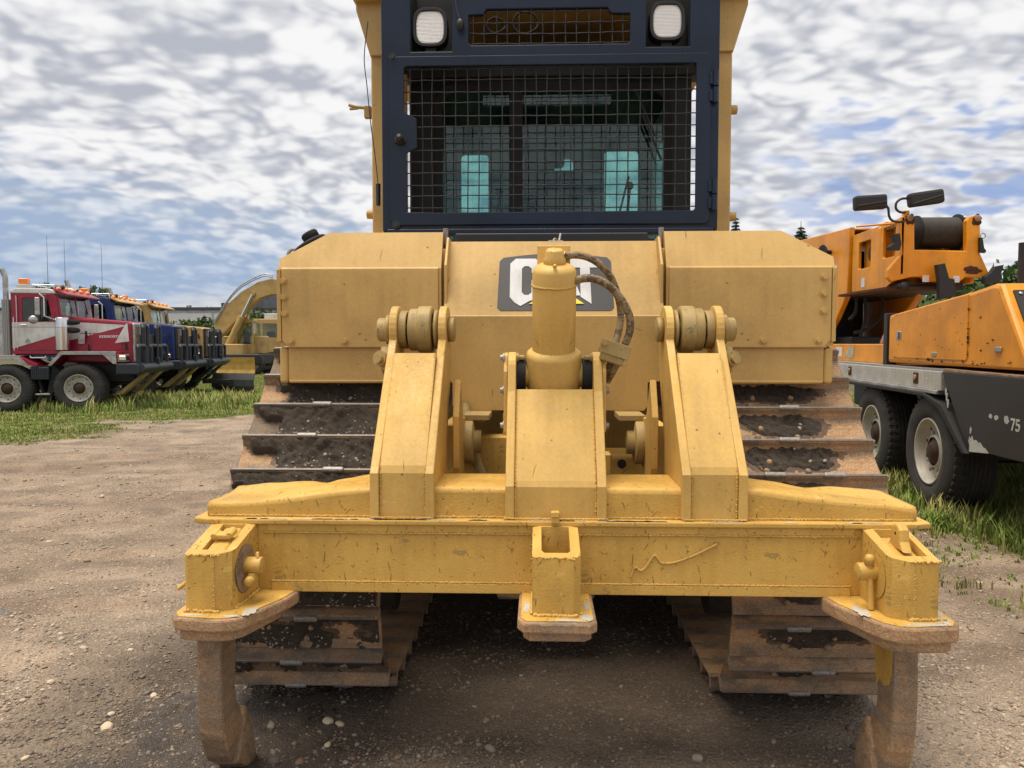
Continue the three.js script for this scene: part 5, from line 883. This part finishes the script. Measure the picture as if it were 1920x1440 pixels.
  { // radiator grille on the sloping end
    const g = grp(k, 'radiator_grille'), a = V(1.245, 1.89, 0), b = V(1.64, 1.345, 0), d = b.clone().sub(a), n = V(-d.y, d.x, 0).normalize().negate(); if (n.x < 0) n.negate();
    const at = (s, z, o) => a.clone().addScaledVector(d, s).addScaledVector(n, o).setZ(z);
    const quad = (s0, s1, z0, z1, o) => { const P = [at(s0, z0, o), at(s1, z0, o), at(s1, z1, o), at(s0, z1, o)], Q = [at(s0, z0, o - .02), at(s1, z0, o - .02), at(s1, z1, o - .02), at(s0, z1, o - .02)]; const t = []; const f = (p, q, u, v) => t.push(p, q, u, p, u, v); f(P[0], P[3], P[2], P[1]); f(P[0], P[1], Q[1], Q[0]); f(P[2], P[3], Q[3], Q[2]); f(P[1], P[2], Q[2], Q[1]); f(P[3], P[0], Q[0], Q[3]); const h = new THREE.BufferGeometry().setFromPoints(t); h.computeVertexNormals(); return h; };
    P0(g, 'grille_frame', [quad(0, 1, -1.2, -.10, .012)], M.black);
    for (let i = 0; i < 14; i++) P0(g, 'louvre', quad(.07 + i * .063, .10 + i * .063, -1.1, -.2, .026), M.darkNavy);
    for (const [s, z] of [[.05, -.14], [.35, -.14], [.65, -.14], [.95, -.14], [.05, -.6]]) { const p = at(s, z, .012); P0(g, 'rivet', lathe([[0, 0], [.016, 0], [.012, .008], [0, .01]], p.toArray(), n.toArray(), 10), M.alu); }
  }
  for (let i = 0; i < 34; i++) { const q = r(), e = i % 3, x = e < 2 ? -1.0 + q * 2.5 : .73, y = e === 0 ? 1.335 + r() * .02 : e === 1 ? 1.358 + r() * .012 : 1.38 + q * .5; if (x > 1.5) continue; P0(hd, 'rust_chip', slab(ragged(x, y, .006 + r() * .02, .004 + r() * .008, 9), -.024, -.0205 + (e === 0 ? -.007 : 0), 0), M.rust); }
  for (let i = 0; i < 22; i++) P0(hd, 'rust_chip', slab(ragged(-1 + r() * 2.3, 1.4 + r() * .42, .004 + r() * .006, .004 + r() * .006, 8), -.036, -.0212, 0), M.rust);
  P0(k, 'cover_post', box(-1.17, -1.07, 1.285, 1.82, -.12, -.02, .006), M.black);
  // low orange platform and its clear lamp
  const pf = grp(k, 'platform'); P0(pf, 'platform_box', box(-3.6, -1.18, 1.285, 1.50, -1.1, -.14, .01), M.orange);
  P0(pf, 'warning_label', box(-3.25, -3.0, 1.34, 1.46, -.146, -.136, 0.001), M.whiteP); P0(pf, 'flag_label', slab([[-2.9, 1.33], [-2.55, 1.33], [-2.5, 1.47], [-2.7, 1.47]], -.142, -.135, 0), std({ color: lin(.55, .50, .36), roughness: .7, map: rep(T.worn, .3) }));
  P0(k, 'marker_lamp', lathe([[0, 0], [.16, 0], [.165, .02], [.12, .14], [.105, .15], [0, .155]], [-2.55, 1.50, -.62], [0, 1, 0], 20), new THREE.MeshPhysicalMaterial({ color: lin(.75, .33, .22), transmission: .6, roughness: .25, thickness: 0 }));

  // ---- superstructure: turned to stand square with the yard
  const up = grp(k, 'superstructure'); up.rotation.y = -beta; { const q = V(-pos[0], 0, -pos[2]).applyAxisAngle(V(0, 1, 0), -beta); up.position.copy(q); }
  const px = (x, y, D) => { const p = pix(x, y, D); return [p.x, p.y]; };
  const face = [[1688, 416], [1692, 406], [1700, 402], [1711, 403], [1715, 412], [1715, 468], [1812, 470], [1812, 414], [1818, 406], [1828, 403], [1836, 406], [1838, 414], [1838, 475], [1853, 508], [1853, 516], [1836, 520], [1812, 519], [1800, 528], [1786, 530], [1742, 528], [1728, 519], [1712, 519], [1672, 528], [1664, 520], [1665, 506], [1690, 477]];
  P0(up, 'winch_face', plateZ(face.map(p => px(...p, 9)), 9.0, 9.08, .012), M.orange);
  const back = face.slice(0, 13).map(p => px(...p, 9)); back.push(px(1838, 500, 9), px(1690, 500, 9));
  P0(up, 'winch_back', plateZ(back, 9.5, 9.58, .012), M.orange);
  for (const [x, y] of [[1705, 412], [1832, 413]]) { const p = pix(x, y, 9); P0(up, 'rust_patch', plateZ(ragged(p.x, p.y, .055, .07, 16), 8.996, 9.001, 0), M.rust); P0(up, 'pin_boss', lathe([[0, 0], [.04, 0], [.035, .02], [0, .022]], [p.x, p.y + .02, -8.995], [0, 0, 1], 14), M.steel); }
  { const p = pix(1823, 507, 9); P0(up, 'rust_patch', plateZ(ragged(p.x, p.y, .10, .05, 18), 8.996, 9.001, 0), M.rust); }
  { const a = pix(1716, 437, 9.28), b = pix(1806, 438, 9.28), rope = []; const n = 26; for (let i = 0; i <= n * 4; i++) { const t = i / (n * 4); rope.push([.175 + .0055 * Math.abs(Math.sin(t * n * Math.PI)), t * (b.x - a.x - .08)]); }
    const w = grp(k, 'rope_winch'); w.rotation.copy(up.rotation); w.position.copy(up.position);
    P0(w, 'rope_coil', lathe([[0, 0], ...rope, [0, b.x - a.x - .08]], [a.x + .01, a.y, -9.28], AX, 40), std({ color: lin(.045, .038, .030), roughness: .7, map: rep(T.soft, .3) }));
    P0(w, 'drum_flange', lathe([[0, 0], [.215, 0], [.215, .02], [0, .022]], [b.x - .09, a.y, -9.28], AX, 40), M.black);
    for (let i = 0; i < 20; i++) { const an = i / 20 * 6.283; const g = box(0, .025, .185, .212, -.016, .016, .003); g.rotateX(an); g.translate(b.x - .066, a.y, -9.28); P0(w, 'ratchet_tooth', g, M.whiteP); }
    P0(w, 'drum_flange', lathe([[0, 0], [.20, 0], [.20, .02], [0, .022]], [a.x - .008, a.y, -9.28], AX, 40), M.black);
    P0(w, 'drum_motor', cyl([b.x - .04, a.y, -9.28], [b.x + .05, a.y, -9.28], .12, .12, 24), M.black); }
  // left flank, two openings in it
  const xl = pix(1690, 412, 9).x, fl = shp([[-9.0, 2.94], [-10.36, 2.92], [-10.36, 2.18], [-9.35, 2.17], [-9.0, 2.3]]);
  hole(fl, rrect(-10.16, -9.80, 2.46, 2.80, .025)); hole(fl, rrect(-9.46, -9.14, 2.52, 2.88, .03));
  P0(up, 'flank', plateX(fl, xl, xl + .04, .008), M.orange); P0(up, 'flank', plateX([[9.08, 2.94], [10.4, 2.92], [10.4, 2.18], [9.08, 2.2]], xl + .84, xl + .88, .008), M.orange);
  P0(up, 'flank_liner', [plateX([[9.75, 2.42], [10.2, 2.42], [10.2, 2.84], [9.75, 2.84]], xl + .10, xl + .12, .002), plateX([[9.05, 2.5], [9.45, 2.5], [9.45, 2.9], [9.05, 2.9]], xl + .12, xl + .14, .002)], M.orange);
  P0(up, 'sheave', lathe([[0, 0], [.11, 0], [.11, .04], [0, .045]], [xl + .10, 2.64, -9.90], [-1, 0, 0], 24), M.black);
  P0(up, 'top_sheet', planY([[xl + .02, 9.1], [xl + .02, 10.36], [xl + .86, 10.36], [xl + .86, 9.5], [xl + .3, 9.5]], 2.86, 2.875, .003), M.steel);
  // boom foot: the longer plate beyond, with a leg down to the turntable
  const foot = [[10.36, 3.03], [12.3, 3.12], [12.3, 1.6], [11.6, 1.5], [11.15, 1.55], [10.75, 1.85], [10.42, 2.15]];
  P0(up, 'boom_foot', plateX(foot, xl - .04, xl + .03, .012), M.orange); P0(up, 'boom_foot', plateX(foot, xl + .85, xl + .92, .012), M.orange);
  P0(up, 'boom_cover', planY([[xl, 10.38], [xl, 12.3], [xl + .88, 12.3], [xl + .88, 10.38]], 3.0, 3.02, .004), M.orange);
  P0(up, 'shade_plate_and_beam', [bx(xl + .1, xl + .8, 1.5, 2.9, 11.9, 12.1, .02), bx(xl + .04, xl + .8, 2.12, 2.2, 9.15, 11.9, .01)], M.black);  // upright black plate stands in for shade inside the cavity; black beam beside it
  P0(up, 'brace', [plateX([[10.9, 1.5], [11.0, 1.5], [10.0, 2.2], [9.9, 2.2]], xl + .7, xl + .78, .006), plateX([[10.7, 1.5], [10.75, 1.5], [9.75, 2.2], [9.7, 2.2]], xl + .6, xl + .64, .006)], M.orange);
  P0(up, 'turntable', [cyl([xl + .5, 1.10, -11.2], [xl + .5, 1.5, -11.2], .75, .75, 36), bx(xl + .1, xl + .85, 1.45, 1.6, 10.6, 12.2, .02)], M.black);
  for (const l of [[[1622, 552], [1622, 600], [1612, 632]], [[1655, 552], [1654, 590], [1630, 615], [1600, 625]], [[1606, 556], [1604, 585], [1592, 600]]]) P0(up, 'hydraulic_hose', tube(l.map((p, i) => pix(...p, 10.3)), .022, 30, 8), M.rubber);
  P0(up, 'under_tray', [bx(xl - .12, xl + .7, 2.13, 2.16, 9.05, 10.5, .004)], M.rust);
  P0(up, 'hook_lug', (() => { const p = pix(1696, 537, 9); return [lathe([[0, 0], [.055, 0], [.055, .06], [0, .06]], [p.x, p.y, -9.06], [0, 0, 1], 8)]; })(), M.black);
  for (const q of [[1735, 523], [1792, 524]]) { const p = pix(...q, 9); P0(up, 'pad_plate', box(p.x - .036, p.x + .036, p.y - .036, p.y + .036, -9.0, -8.985, .004), M.whiteP); }
  P0(up, 'catch', plateZ([[1753, 497], [1768, 494], [1776, 522], [1786, 524], [1788, 556], [1758, 562], [1757, 525]].map(p => px(...p, 8.9)), 8.85, 8.93, .008), M.black);
  P0(up, 'catch', plateZ([[1842, 520], [1855, 510], [1862, 500], [1878, 497], [1868, 530], [1842, 532]].map(p => px(...p, 8.9)), 8.85, 8.93, .008), M.black);
  P0(up, 'side_catch', plateZ([[1670, 440], [1684, 438], [1687, 458], [1684, 470], [1664, 470], [1662, 464], [1674, 456]].map(p => px(...p, 8.95)), 8.90, 8.97, .008), M.black);
  P0(up, 'side_catch', plateZ([[1838, 445], [1843, 446], [1846, 465], [1850, 470], [1848, 474], [1838, 473]].map(p => px(...p, 8.95)), 8.95, 9.0, .006), M.black);
  { const a = pix(1843, 442, 8.97); P0(up, 'ring', new THREE.TorusGeometry(.028, .006, 6, 18).translate(a.x, a.y, a.z), M.worn); const b = pix(1557, 455, 11.4); P0(up, 'horn', lathe([[0, 0], [.03, 0], [.03, .08], [.09, .12], [.1, .14], [0, .12]], [xl - .04, 2.78, -11.0], [-1, 0, .3], 18), M.black); P0(up, 'data_plate', plateX([[10.75, 2.48], [10.9, 2.48], [10.9, 2.58], [10.75, 2.58]], xl - .045, xl - .039, 0), M.whiteP); P0(up, 'data_plate', plateX([[9.95, 2.22], [10.05, 2.22], [10.05, 2.34], [9.95, 2.34]], xl - .004, xl + .002, 0), M.whiteP); }
  // mirrors on bent arms
  const mir = (cx, cy, w, h, tilt, arm) => {
    const m = grp(k, 'mirror'); m.rotation.copy(up.rotation); m.position.copy(up.position);
    const c = pix(cx, cy, 8.9), s = 8.9 / 1444, g = slab(rrect(-w / 2 * s, w / 2 * s, -h / 2 * s, h / 2 * s, .03), -.06, .06, .028); g.rotateZ(tilt); g.translate(c.x, c.y, c.z); P0(m, 'mirror_shell', g, M.black);
    const rg = box(-w / 2 * s * .9, w / 2 * s * .9, -.012, .006, .05, .075, .01); rg.rotateZ(tilt * 1.6 + .06); rg.translate(c.x, c.y - .02, c.z); P0(m, 'mirror_rib', rg, M.black);
    P0(m, 'mirror_arm', tube(arm.map(p => pix(...p, 8.92)), .014, 50, 8), M.wire);
  };
  mir(1631, 380, 58, 26, .06, [[1658, 382], [1665, 390], [1667, 405], [1671, 412], [1680, 416], [1696, 415]]);
  mir(1735, 372, 62, 25, .14, [[1706, 372], [1690, 373], [1681, 380], [1680, 391], [1686, 397], [1698, 399]]);
  P0(up, 'mirror_post', (() => { const p = pix(1699, 400, 9.02); return [box(p.x - .03, p.x + .03, p.y - .05, p.y + .03, -9.06, -9.0, .006), cyl(pix(1605, 425, 9.3), pix(1690, 418, 9.1), .012, .012, 8)]; })(), M.orange);
  P0(up, 'exhaust_stack', (() => { const p = pix(1917, 455, 7), q = pix(1917, 545, 7); return cyl([p.x + .03, q.y, p.z], [p.x + .03, p.y, p.z], .055, .055, 20); })(), M.black);
}
// ================================================================== machines, building and green beyond
{
  const G0 = (x, D) => [x, 0, -D];
  const Q = (p, pts, D) => pts.map(([x, y]) => { const q = pix(x, y, D); return [q.x - p[0], q.y]; });
  // ---- wheeled excavator: long boom, blade in front
  const eo = G0(-15.2, 38), e = thing('wheeled_excavator', 'yellow excavator with long arched boom and a dozer blade at its foot', 'excavator', eo);
  const boom = [[404, 612], [409, 596], [425, 575], [455, 548], [487, 529], [512, 523], [560, 528], [600, 560], [600, 575], [560, 553], [512, 553], [490, 560], [470, 578], [448, 600], [425, 624], [414, 632]];
  const B = grp(e, 'boom'); P0(B, 'boom_box', slab(Q(eo, boom, 38), -.25, .25, .04), M.tan);
  const pp = (x, y, dz = 0) => { const q = pix(x, y, 38); return [q.x - eo[0], q.y, dz]; };
  for (const o of [0, 4]) P0(B, 'hydraulic_pipe', tube([pp(407, 606 - o, .28), pp(432, 566 - o, .28), pp(455, 541 - o, .28), pp(485, 524 - o, .28), pp(500, 519 - o, .28), pp(515, 521 - o, .28)], .03, 40, 6), M.alu);
  P0(B, 'boom_boss', cyl(pp(478, 552, .25), pp(478, 552, .36), .14, .12, 16), M.bushing);
  for (const z of [.33, -.33]) { P0(B, 'lift_cylinder', cyl(pp(428, 658, z), pp(458, 594, z), .16, .16, 18), M.tan); P0(B, 'lift_rod', cyl(pp(457, 596, z), pp(478, 553, z), .075, .075, 14), M.chrome); }
  P0(e, 'undercarriage', [box(-.9, 1.6, .5, 1.0, -1.2, 1.0, .05)], M.black);
  P0(e, 'machine_body', [box(-1.1, 1.3, 1.0, 1.9, -1.2, -.4, .06), box(-.6, .6, .95, 1.5, -.4, .6, .06)], M.tan);
  P0(e, 'counterweight', box(-2.2, -1.0, 1.0, 1.9, -2.6, -.9, .2), M.tan);
  const ec = grp(e, 'cab'); P0(ec, 'cab_glass', box(.02, .88, 1.55, 2.55, -.65, -.1, .03), M.glass); P0(ec, 'cab_frame', [box(0, .9, 2.55, 2.7, -.7, -.05, .04), ...[[0, 0], [.83, 0], [0, -.6], [.83, -.6]].map(([x, z]) => box(x, x + .07, 1.5, 2.6, z - .1, z - .03, .01)), box(0, .9, .95, 1.5, -.7, -.05, .03)], M.tan); P0(ec, 'seat', box(.3, .6, 1.3, 2.1, -.5, -.3, .05), M.rubber);
  const bl = grp(e, 'dozer_blade'); P0(bl, 'blade_sheet', plateX([[-1.0, .02], [-.92, .25], [-.95, .55], [-1.05, .85], [-1.12, .85], [-1.02, .55], [-.99, .25], [-1.07, .02]], -.55, 1.35, .02), M.yellowWorn); P0(bl, 'blade_arm', [box(-.2, -.05, .35, .55, .4, .95, .02), box(.8, .95, .35, .55, .4, .95, .02)], M.tan);
  P0(e, 'blade_cylinder', cyl(pp(418, 655, .7), pp(436, 690, .9), .09, .09, 12), M.tan);
  for (const [x, z] of [[-.6, .9], [1.2, .9], [-.6, -1], [1.2, -1]]) wheel(e, x, z, .52, .4);
  // ---- tracked excavator, only its cab side shows
  const xo = G0(-15.0, 43), x2 = thing('tracked_excavator', 'yellow tracked excavator with closed glass cab, half hidden by the bulldozer', 'excavator', xo);
  const cb = grp(x2, 'cab'); const cs = shp([[-1.15, 1.05], [-1.05, 1.95], [-.98, 2.75], [-.85, 2.88], [.5, 2.88], [.5, 1.05]]); hole(cs, [[-.90, 1.85], [-.86, 2.66], [-.52, 2.66], [-.52, 1.85]]); hole(cs, [[-.46, 1.85], [-.46, 2.66], [.38, 2.66], [.38, 1.85]]);
  P0(cb, 'cab_side', slab(cs, .4, .46, .015), M.tan); P0(cb, 'cab_back', box(-1.1, .5, 1.05, 2.86, -.9, -.84, .02), M.tan); P0(cb, 'cab_roof', box(-1.0, .5, 2.82, 2.9, -.9, .44, .03), M.tan);
  P0(cb, 'cab_glass', box(-.92, .42, 1.83, 2.68, .42, .43, .002), M.glass); P0(cb, 'seat', box(-.4, 0, 1.2, 2.2, -.4, 0, .06), M.rubber);
  P0(x2, 'air_unit', box(-.4, .6, 2.9, 3.2, -.7, .3, .03), M.whiteP);
  P0(x2, 'turntable', [box(-1.2, 2.4, .9, 1.05, -1.5, .6, .02), box(-2.2, -1.15, .75, 1.3, -.9, .3, .04)], M.black); P0(x2, 'engine_deck', box(.5, 2.6, 1.05, 2.1, -1.6, .5, .05), M.tan);
  const tk = grp(x2, 'track'); const loop = []; for (let i = 0; i < 24; i++) { const a = i / 24 * 6.283; loop.push([Math.cos(a) * .42 + (Math.cos(a) > 0 ? 1.9 : -.9), .42 + Math.sin(a) * .42]); }
  P0(tk, 'belt', slab(hole(shp(loop), loop.map(([x, y]) => [x * .96 + .02, (y - .42) * .84 + .42])), .1, .65, .01), M.steel); P0(tk, 'idler', cyl([-.9, .42, .15], [-.9, .42, .6], .34, .34, 24), M.mud); P0(tk, 'track_frame', box(-.9, 1.9, .25, .6, .2, .55, .03), M.black);

  // ---- white works building far behind
  const b = thing('works_building', 'long low white building with dark roof edge and grey raised end', 'building', [-36, 0, -75]);
  P0(b, 'wall', [box(-40, 22, 0, 4.85, -12, 0, .02)], std({ color: lin(.62, .62, .63), map: rep(T.soft, 6), roughness: .7 }));
  P0(b, 'roof_edge', box(-40.2, 22.2, 4.85, 5.12, -12.1, .12, .02), std({ color: lin(.06, .065, .075), roughness: .6 }));
  P0(b, 'raised_end', box(7.6, 9.4, 4.9, 6.7, -9, -.5, .02), std({ color: lin(.16, .17, .19), roughness: .6, map: rep(T.soft, 3) }));
  P0(b, 'roof_unit', box(4.3, 5.7, 5.1, 5.6, -3, -1, .03), std({ color: lin(.05, .055, .07), roughness: .6 }));
  for (let i = 0; i < 6; i++) P0(b, 'wall_panel', box(-14 + i * 6, -8.2 + i * 6, .2, 4.5, .0, .05, .01), std({ color: lin(.60, .60, .61), roughness: .6 }));

  // ---- leaves
  const leafM = [[.058, .098, .022], [.075, .118, .030], [.045, .078, .020]].map(c => new THREE.MeshPhysicalMaterial({ color: lin(...c), roughness: .85, transmission: .0, side: THREE.DoubleSide }));
  const needle = new THREE.MeshStandardMaterial({ color: lin(.026, .048, .026), roughness: .9, side: THREE.DoubleSide }), bark = std({ color: lin(.09, .07, .05), roughness: .95 });
  function leafCloud(lobes, n, size, seed) {
    const r = rng(seed), P = [], u = V(), w = V(), c = V(); let tot = lobes.reduce((a, l) => a + l[3] ** 2, 0);
    for (const [x, y, z, R0, sy = .8] of lobes) { const m = Math.round(n * R0 * R0 / tot); for (let i = 0; i < m; i++) { u.set(r() - .5, r() - .5, r() - .5).normalize(); const q = R0 * Math.pow(r(), .28) * (.78 + .42 * vn(u.x * 2.4 + x * 3 + 20, u.y * 2.4 + u.z * 2 + seed, 256, 3)); c.set(x + u.x * q, y + u.y * q * sy, z + u.z * q); if (c.y < .05) c.y = .05 + r() * .2; u.set(r() - .5, r() - .3, r() - .5).normalize(); w.set(r() - .5, r() - .5, r() - .5).cross(u).normalize(); const s = size * (.6 + r() * .8); const a = c.clone().addScaledVector(u, s), b2 = c.clone().addScaledVector(w, s * .45), d = c.clone().addScaledVector(w, -s * .45), e2 = c.clone().addScaledVector(u, -s); P.push(e2, b2, a, e2, a, d); } }
    const g = new THREE.BufferGeometry().setFromPoints(P); g.computeVertexNormals(); return g;
  }
  let sd = 300;
  function bush(label, x, D, h, w, mat, group) { const t = thing('leafy_bush', label, 'bush', [x, 0, -D], 0, group), r = rng(++sd), l = []; for (let i = 0; i < 7; i++) l.push([(r() - .5) * w, h * (.25 + .45 * r()), (r() - .5) * w * .6, h * (.28 + .16 * r()), .9]); P0(t, 'crown', leafCloud(l, 2600, h * .055, sd), leafM[mat]); for (let i = 0; i < 3; i++) P0(t, 'stem', cyl([(r() - .5) * .3, -.05, 0], [(r() - .5) * w * .5, h * .6, (r() - .5) * .4], .05, .02, 7), bark); }
  const gl = 'bushes along the white building';
  for (const [px0, D, h, w] of [[350, 62, 3.6, 3.2], [372, 60, 3.3, 3], [392, 64, 4.0, 3.4], [412, 61, 3.4, 3], [430, 63, 3.8, 3], [452, 60, 3.4, 3], [472, 63, 4.0, 3.2], [494, 60, 4.3, 3.4], [512, 62, 4.0, 3], [328, 62, 3.2, 3]]) { const q = pix(px0, 645, D); bush('round green bush growing before the long white building', q.x, D, h, w, sd % 3, gl); }
  function poplar(x, D, h, label) { const t = thing('poplar_tree', label, 'tree', [x, 0, -D], 0, 'thin treetops rising behind the blue truck'), r = rng(++sd), l = []; P0(t, 'trunk', cyl([0, 0, 0], [0, h, 0], .16, .02, 8), bark); for (let i = 0; i < 12; i++) { const k = i / 12; l.push([(r() - .5) * 1.4 * (1 - k * .7), h * (.3 + .68 * k), (r() - .5) * 1.2, .75 * (1 - k * .72) + .12, 1.3]); } P0(t, 'crown', leafCloud(l, 1500, .17, sd), leafM[1]); for (let i = 0; i < 9; i++) { const y = h * (.3 + i * .07); P0(t, 'limb', cyl([0, y, 0], [(r() - .5) * 1.6, y + .9, (r() - .5) * 1.4], .04, .01, 5), bark); } }
  for (const [px0, py, D] of [[88, 528, 66], [118, 533, 70], [152, 536, 68], [170, 533, 70], [186, 537, 66], [201, 538, 72], [70, 535, 72], [136, 540, 70], [350, 572, 90], [396, 573, 92]]) { const q = pix(px0, py, D); poplar(q.x, D, q.y, px0 > 300 ? 'sparse treetop showing over the white building roof' : 'thin treetop rising behind the blue truck'); }
  function spruce(label, px0, py, D, w, dens = 1) {
    const q = pix(px0, py, D), h = q.y, t = thing('spruce_tree', label, 'tree', [q.x, 0, -D], 0, 'dark spruces beyond the crane'), r = rng(++sd), P = [];
    P0(t, 'trunk', cyl([0, 0, 0], [0, h, 0], h * .016, .02, 8), bark);
    const lv = Math.round(34 * dens); for (let i = 0; i < lv; i++) { const k = i / lv, y = h * (.22 + .76 * k), L = w * (1 - k) ** .9 * (.75 + r() * .4) + .1, nb = 11; for (let j = 0; j < nb; j++) { const a = j / nb * 6.283 + i * 1.1 + r() * .4, ll = L * (.7 + r() * .5), dx = Math.cos(a), dz = Math.sin(a), st = 6; for (let s = 1; s <= st; s++) { const f = s / st, c = V(dx * ll * f, y - ll * .28 * f * f + (f > .8 ? ll * .06 : 0), dz * ll * f), sp = ll * .34 * (1.15 - f * .6) + .10; for (const o of [-1, 1]) { const tip = c.clone().add(V(dx * sp * .8 - dz * o * sp, -sp * (.2 + 1.1 * r()), dz * sp * .8 + dx * o * sp)); P.push(c.clone().add(V(-dx * sp * .4, sp * .35 * r(), -dz * sp * .4)), tip, c.clone().add(V(dx * sp * .4, -sp * .5 * r(), dz * sp * .4))); } } } }
    const g = new THREE.BufferGeometry().setFromPoints(P); g.computeVertexNormals(); P0(t, 'crown', g, needle);
  }
  spruce('slim dark spruce showing between cab and right fender', 1380, 397, 62, 1.5);
  spruce('broad dark spruce rising over the right fender', 1502, 415, 58, 2.3);
  spruce('short spruce tip beside the broad spruce', 1480, 440, 60, 1.6);
  spruce('tall spruce standing behind the crane exhaust', 1916, 478, 38, 2.4);
  for (const [px0, D, h] of [[1720, 30, 3.7], [1745, 32, 3.9], [1775, 30, 3.6], [1700, 33, 3.6], [1835, 34, 4.4], [1868, 33, 4.6], [1895, 34, 5.0], [1660, 34, 3.4]]) { const q = pix(px0, 645, D); bush('dense green bush seen past the crane', q.x, D, h, 3, sd % 3, 'bushes beyond the crane'); }

  // ---- grass: blades in tufts
  const r = rng(4242), D3 = new THREE.Object3D(), col = new THREE.Color();
  const tuft = (n, h, spread, seed) => { const q = rng(seed), P = []; for (let i = 0; i < n; i++) { const a = q() * 6.283, b = q() * spread, x = Math.cos(a) * b, z = Math.sin(a) * b, hh = h * (.55 + .6 * q()), w = .0045 + .004 * q(), t = q() * 6.283, lean = hh * (.15 + .5 * q()), dx = Math.cos(t), dz = Math.sin(t); const b0 = V(x - dz * w, 0, z + dx * w), b1 = V(x + dz * w, 0, z - dx * w), m0 = V(x + dx * lean * .3 - dz * w * .8, hh * .6, z + dz * lean * .3 + dx * w * .8), m1 = V(x + dx * lean * .3 + dz * w * .8, hh * .6, z + dz * lean * .3 - dx * w * .8), tp = V(x + dx * lean, hh, z + dz * lean); P.push(b0, b1, m1, b0, m1, m0, m0, m1, tp); } const g = new THREE.BufferGeometry().setFromPoints(P); g.computeVertexNormals(); return g; };
  const kinds = [tuft(20, .024, .11, 1), tuft(14, .06, .10, 2), tuft(20, .17, .12, 3)], lists = [[], [], []];
  const bladeM = new THREE.MeshStandardMaterial({ color: 0xffffff, roughness: .8, side: THREE.DoubleSide });
  const wheelsNear = (x, z) => { const a = Math.hypot((x + 10.6) * .4, z + 16.9); const bx2 = Math.hypot((x + 8.6) * .6, z + 18.6); return Math.max(sst(.9, .3, a), sst(1.8, .6, bx2) * .9, sst(1.0, .3, Math.abs(x - 3.5 + (z + 7) * .06)) * sst(-12, -10, z) * sst(-5.2, -6, z), sst(3.2, 3.8, x) * sst(-5.2, -6.2, z) * sst(-11, -9, z) * .8); };
  for (let i = 0; i < 150000; i++) {
    const leftS = r() < .7, an = leftS ? -(.10 + r() * .62) : .28 + r() * .42, d = (leftS ? 9 : 5) * Math.pow(leftS ? 6 : 5, r()), x = Math.sin(an) * d, z = -Math.cos(an) * d, g = grassAt(x, z);
    if (r() > g * g * 1.1) continue; const tall = wheelsNear(x, z), s = d > 18 ? 1.5 : d > 12 ? 1.2 : 1;
    const kd = r() < tall * (leftS ? .22 : .28) ? 2 : r() < (leftS ? .06 : .35) + tall * .4 ? 1 : 0; lists[kd].push([x, z, s * (.7 + r() * .6), r() * 6.28, r(), r()]);
  }
  for (let i = 0; i < 260; i++) { const x = 2.4 + r() * 1.6, z = -4.2 - r() * 2.6; if (r() < .35 + .5 * vn(x * 2, z * 2, 256, 8)) lists[r() < .5 ? 0 : 1].push([x, z, .6 + r() * .6, r() * 6.3, r(), r()]); }
  lists.forEach((l, k) => { const im = new THREE.InstancedMesh(kinds[k], bladeM, l.length); im.name = numbered('grass'); im.castShadow = im.receiveShadow = true; im.userData = { kind: 'stuff', label: 'green grass growing at the edges of the yard', category: 'grass' }; l.forEach(([x, z, s, a, u, w], i) => { D3.position.set(x, groundH(x, z) - .004, z); D3.rotation.set(0, a, 0); D3.scale.set(s, s * (.7 + .6 * u), s); D3.updateMatrix(); im.setMatrixAt(i, D3.matrix); const c = mix3([.17, .265, .04], [.36, .33, .12], u * u); im.setColorAt(i, col.setRGB(c[0] * (.75 + .5 * w), c[1] * (.75 + .5 * w), c[2] * (.75 + .5 * w))); }); scene.add(im); });
}
renderer.render(scene, camera);
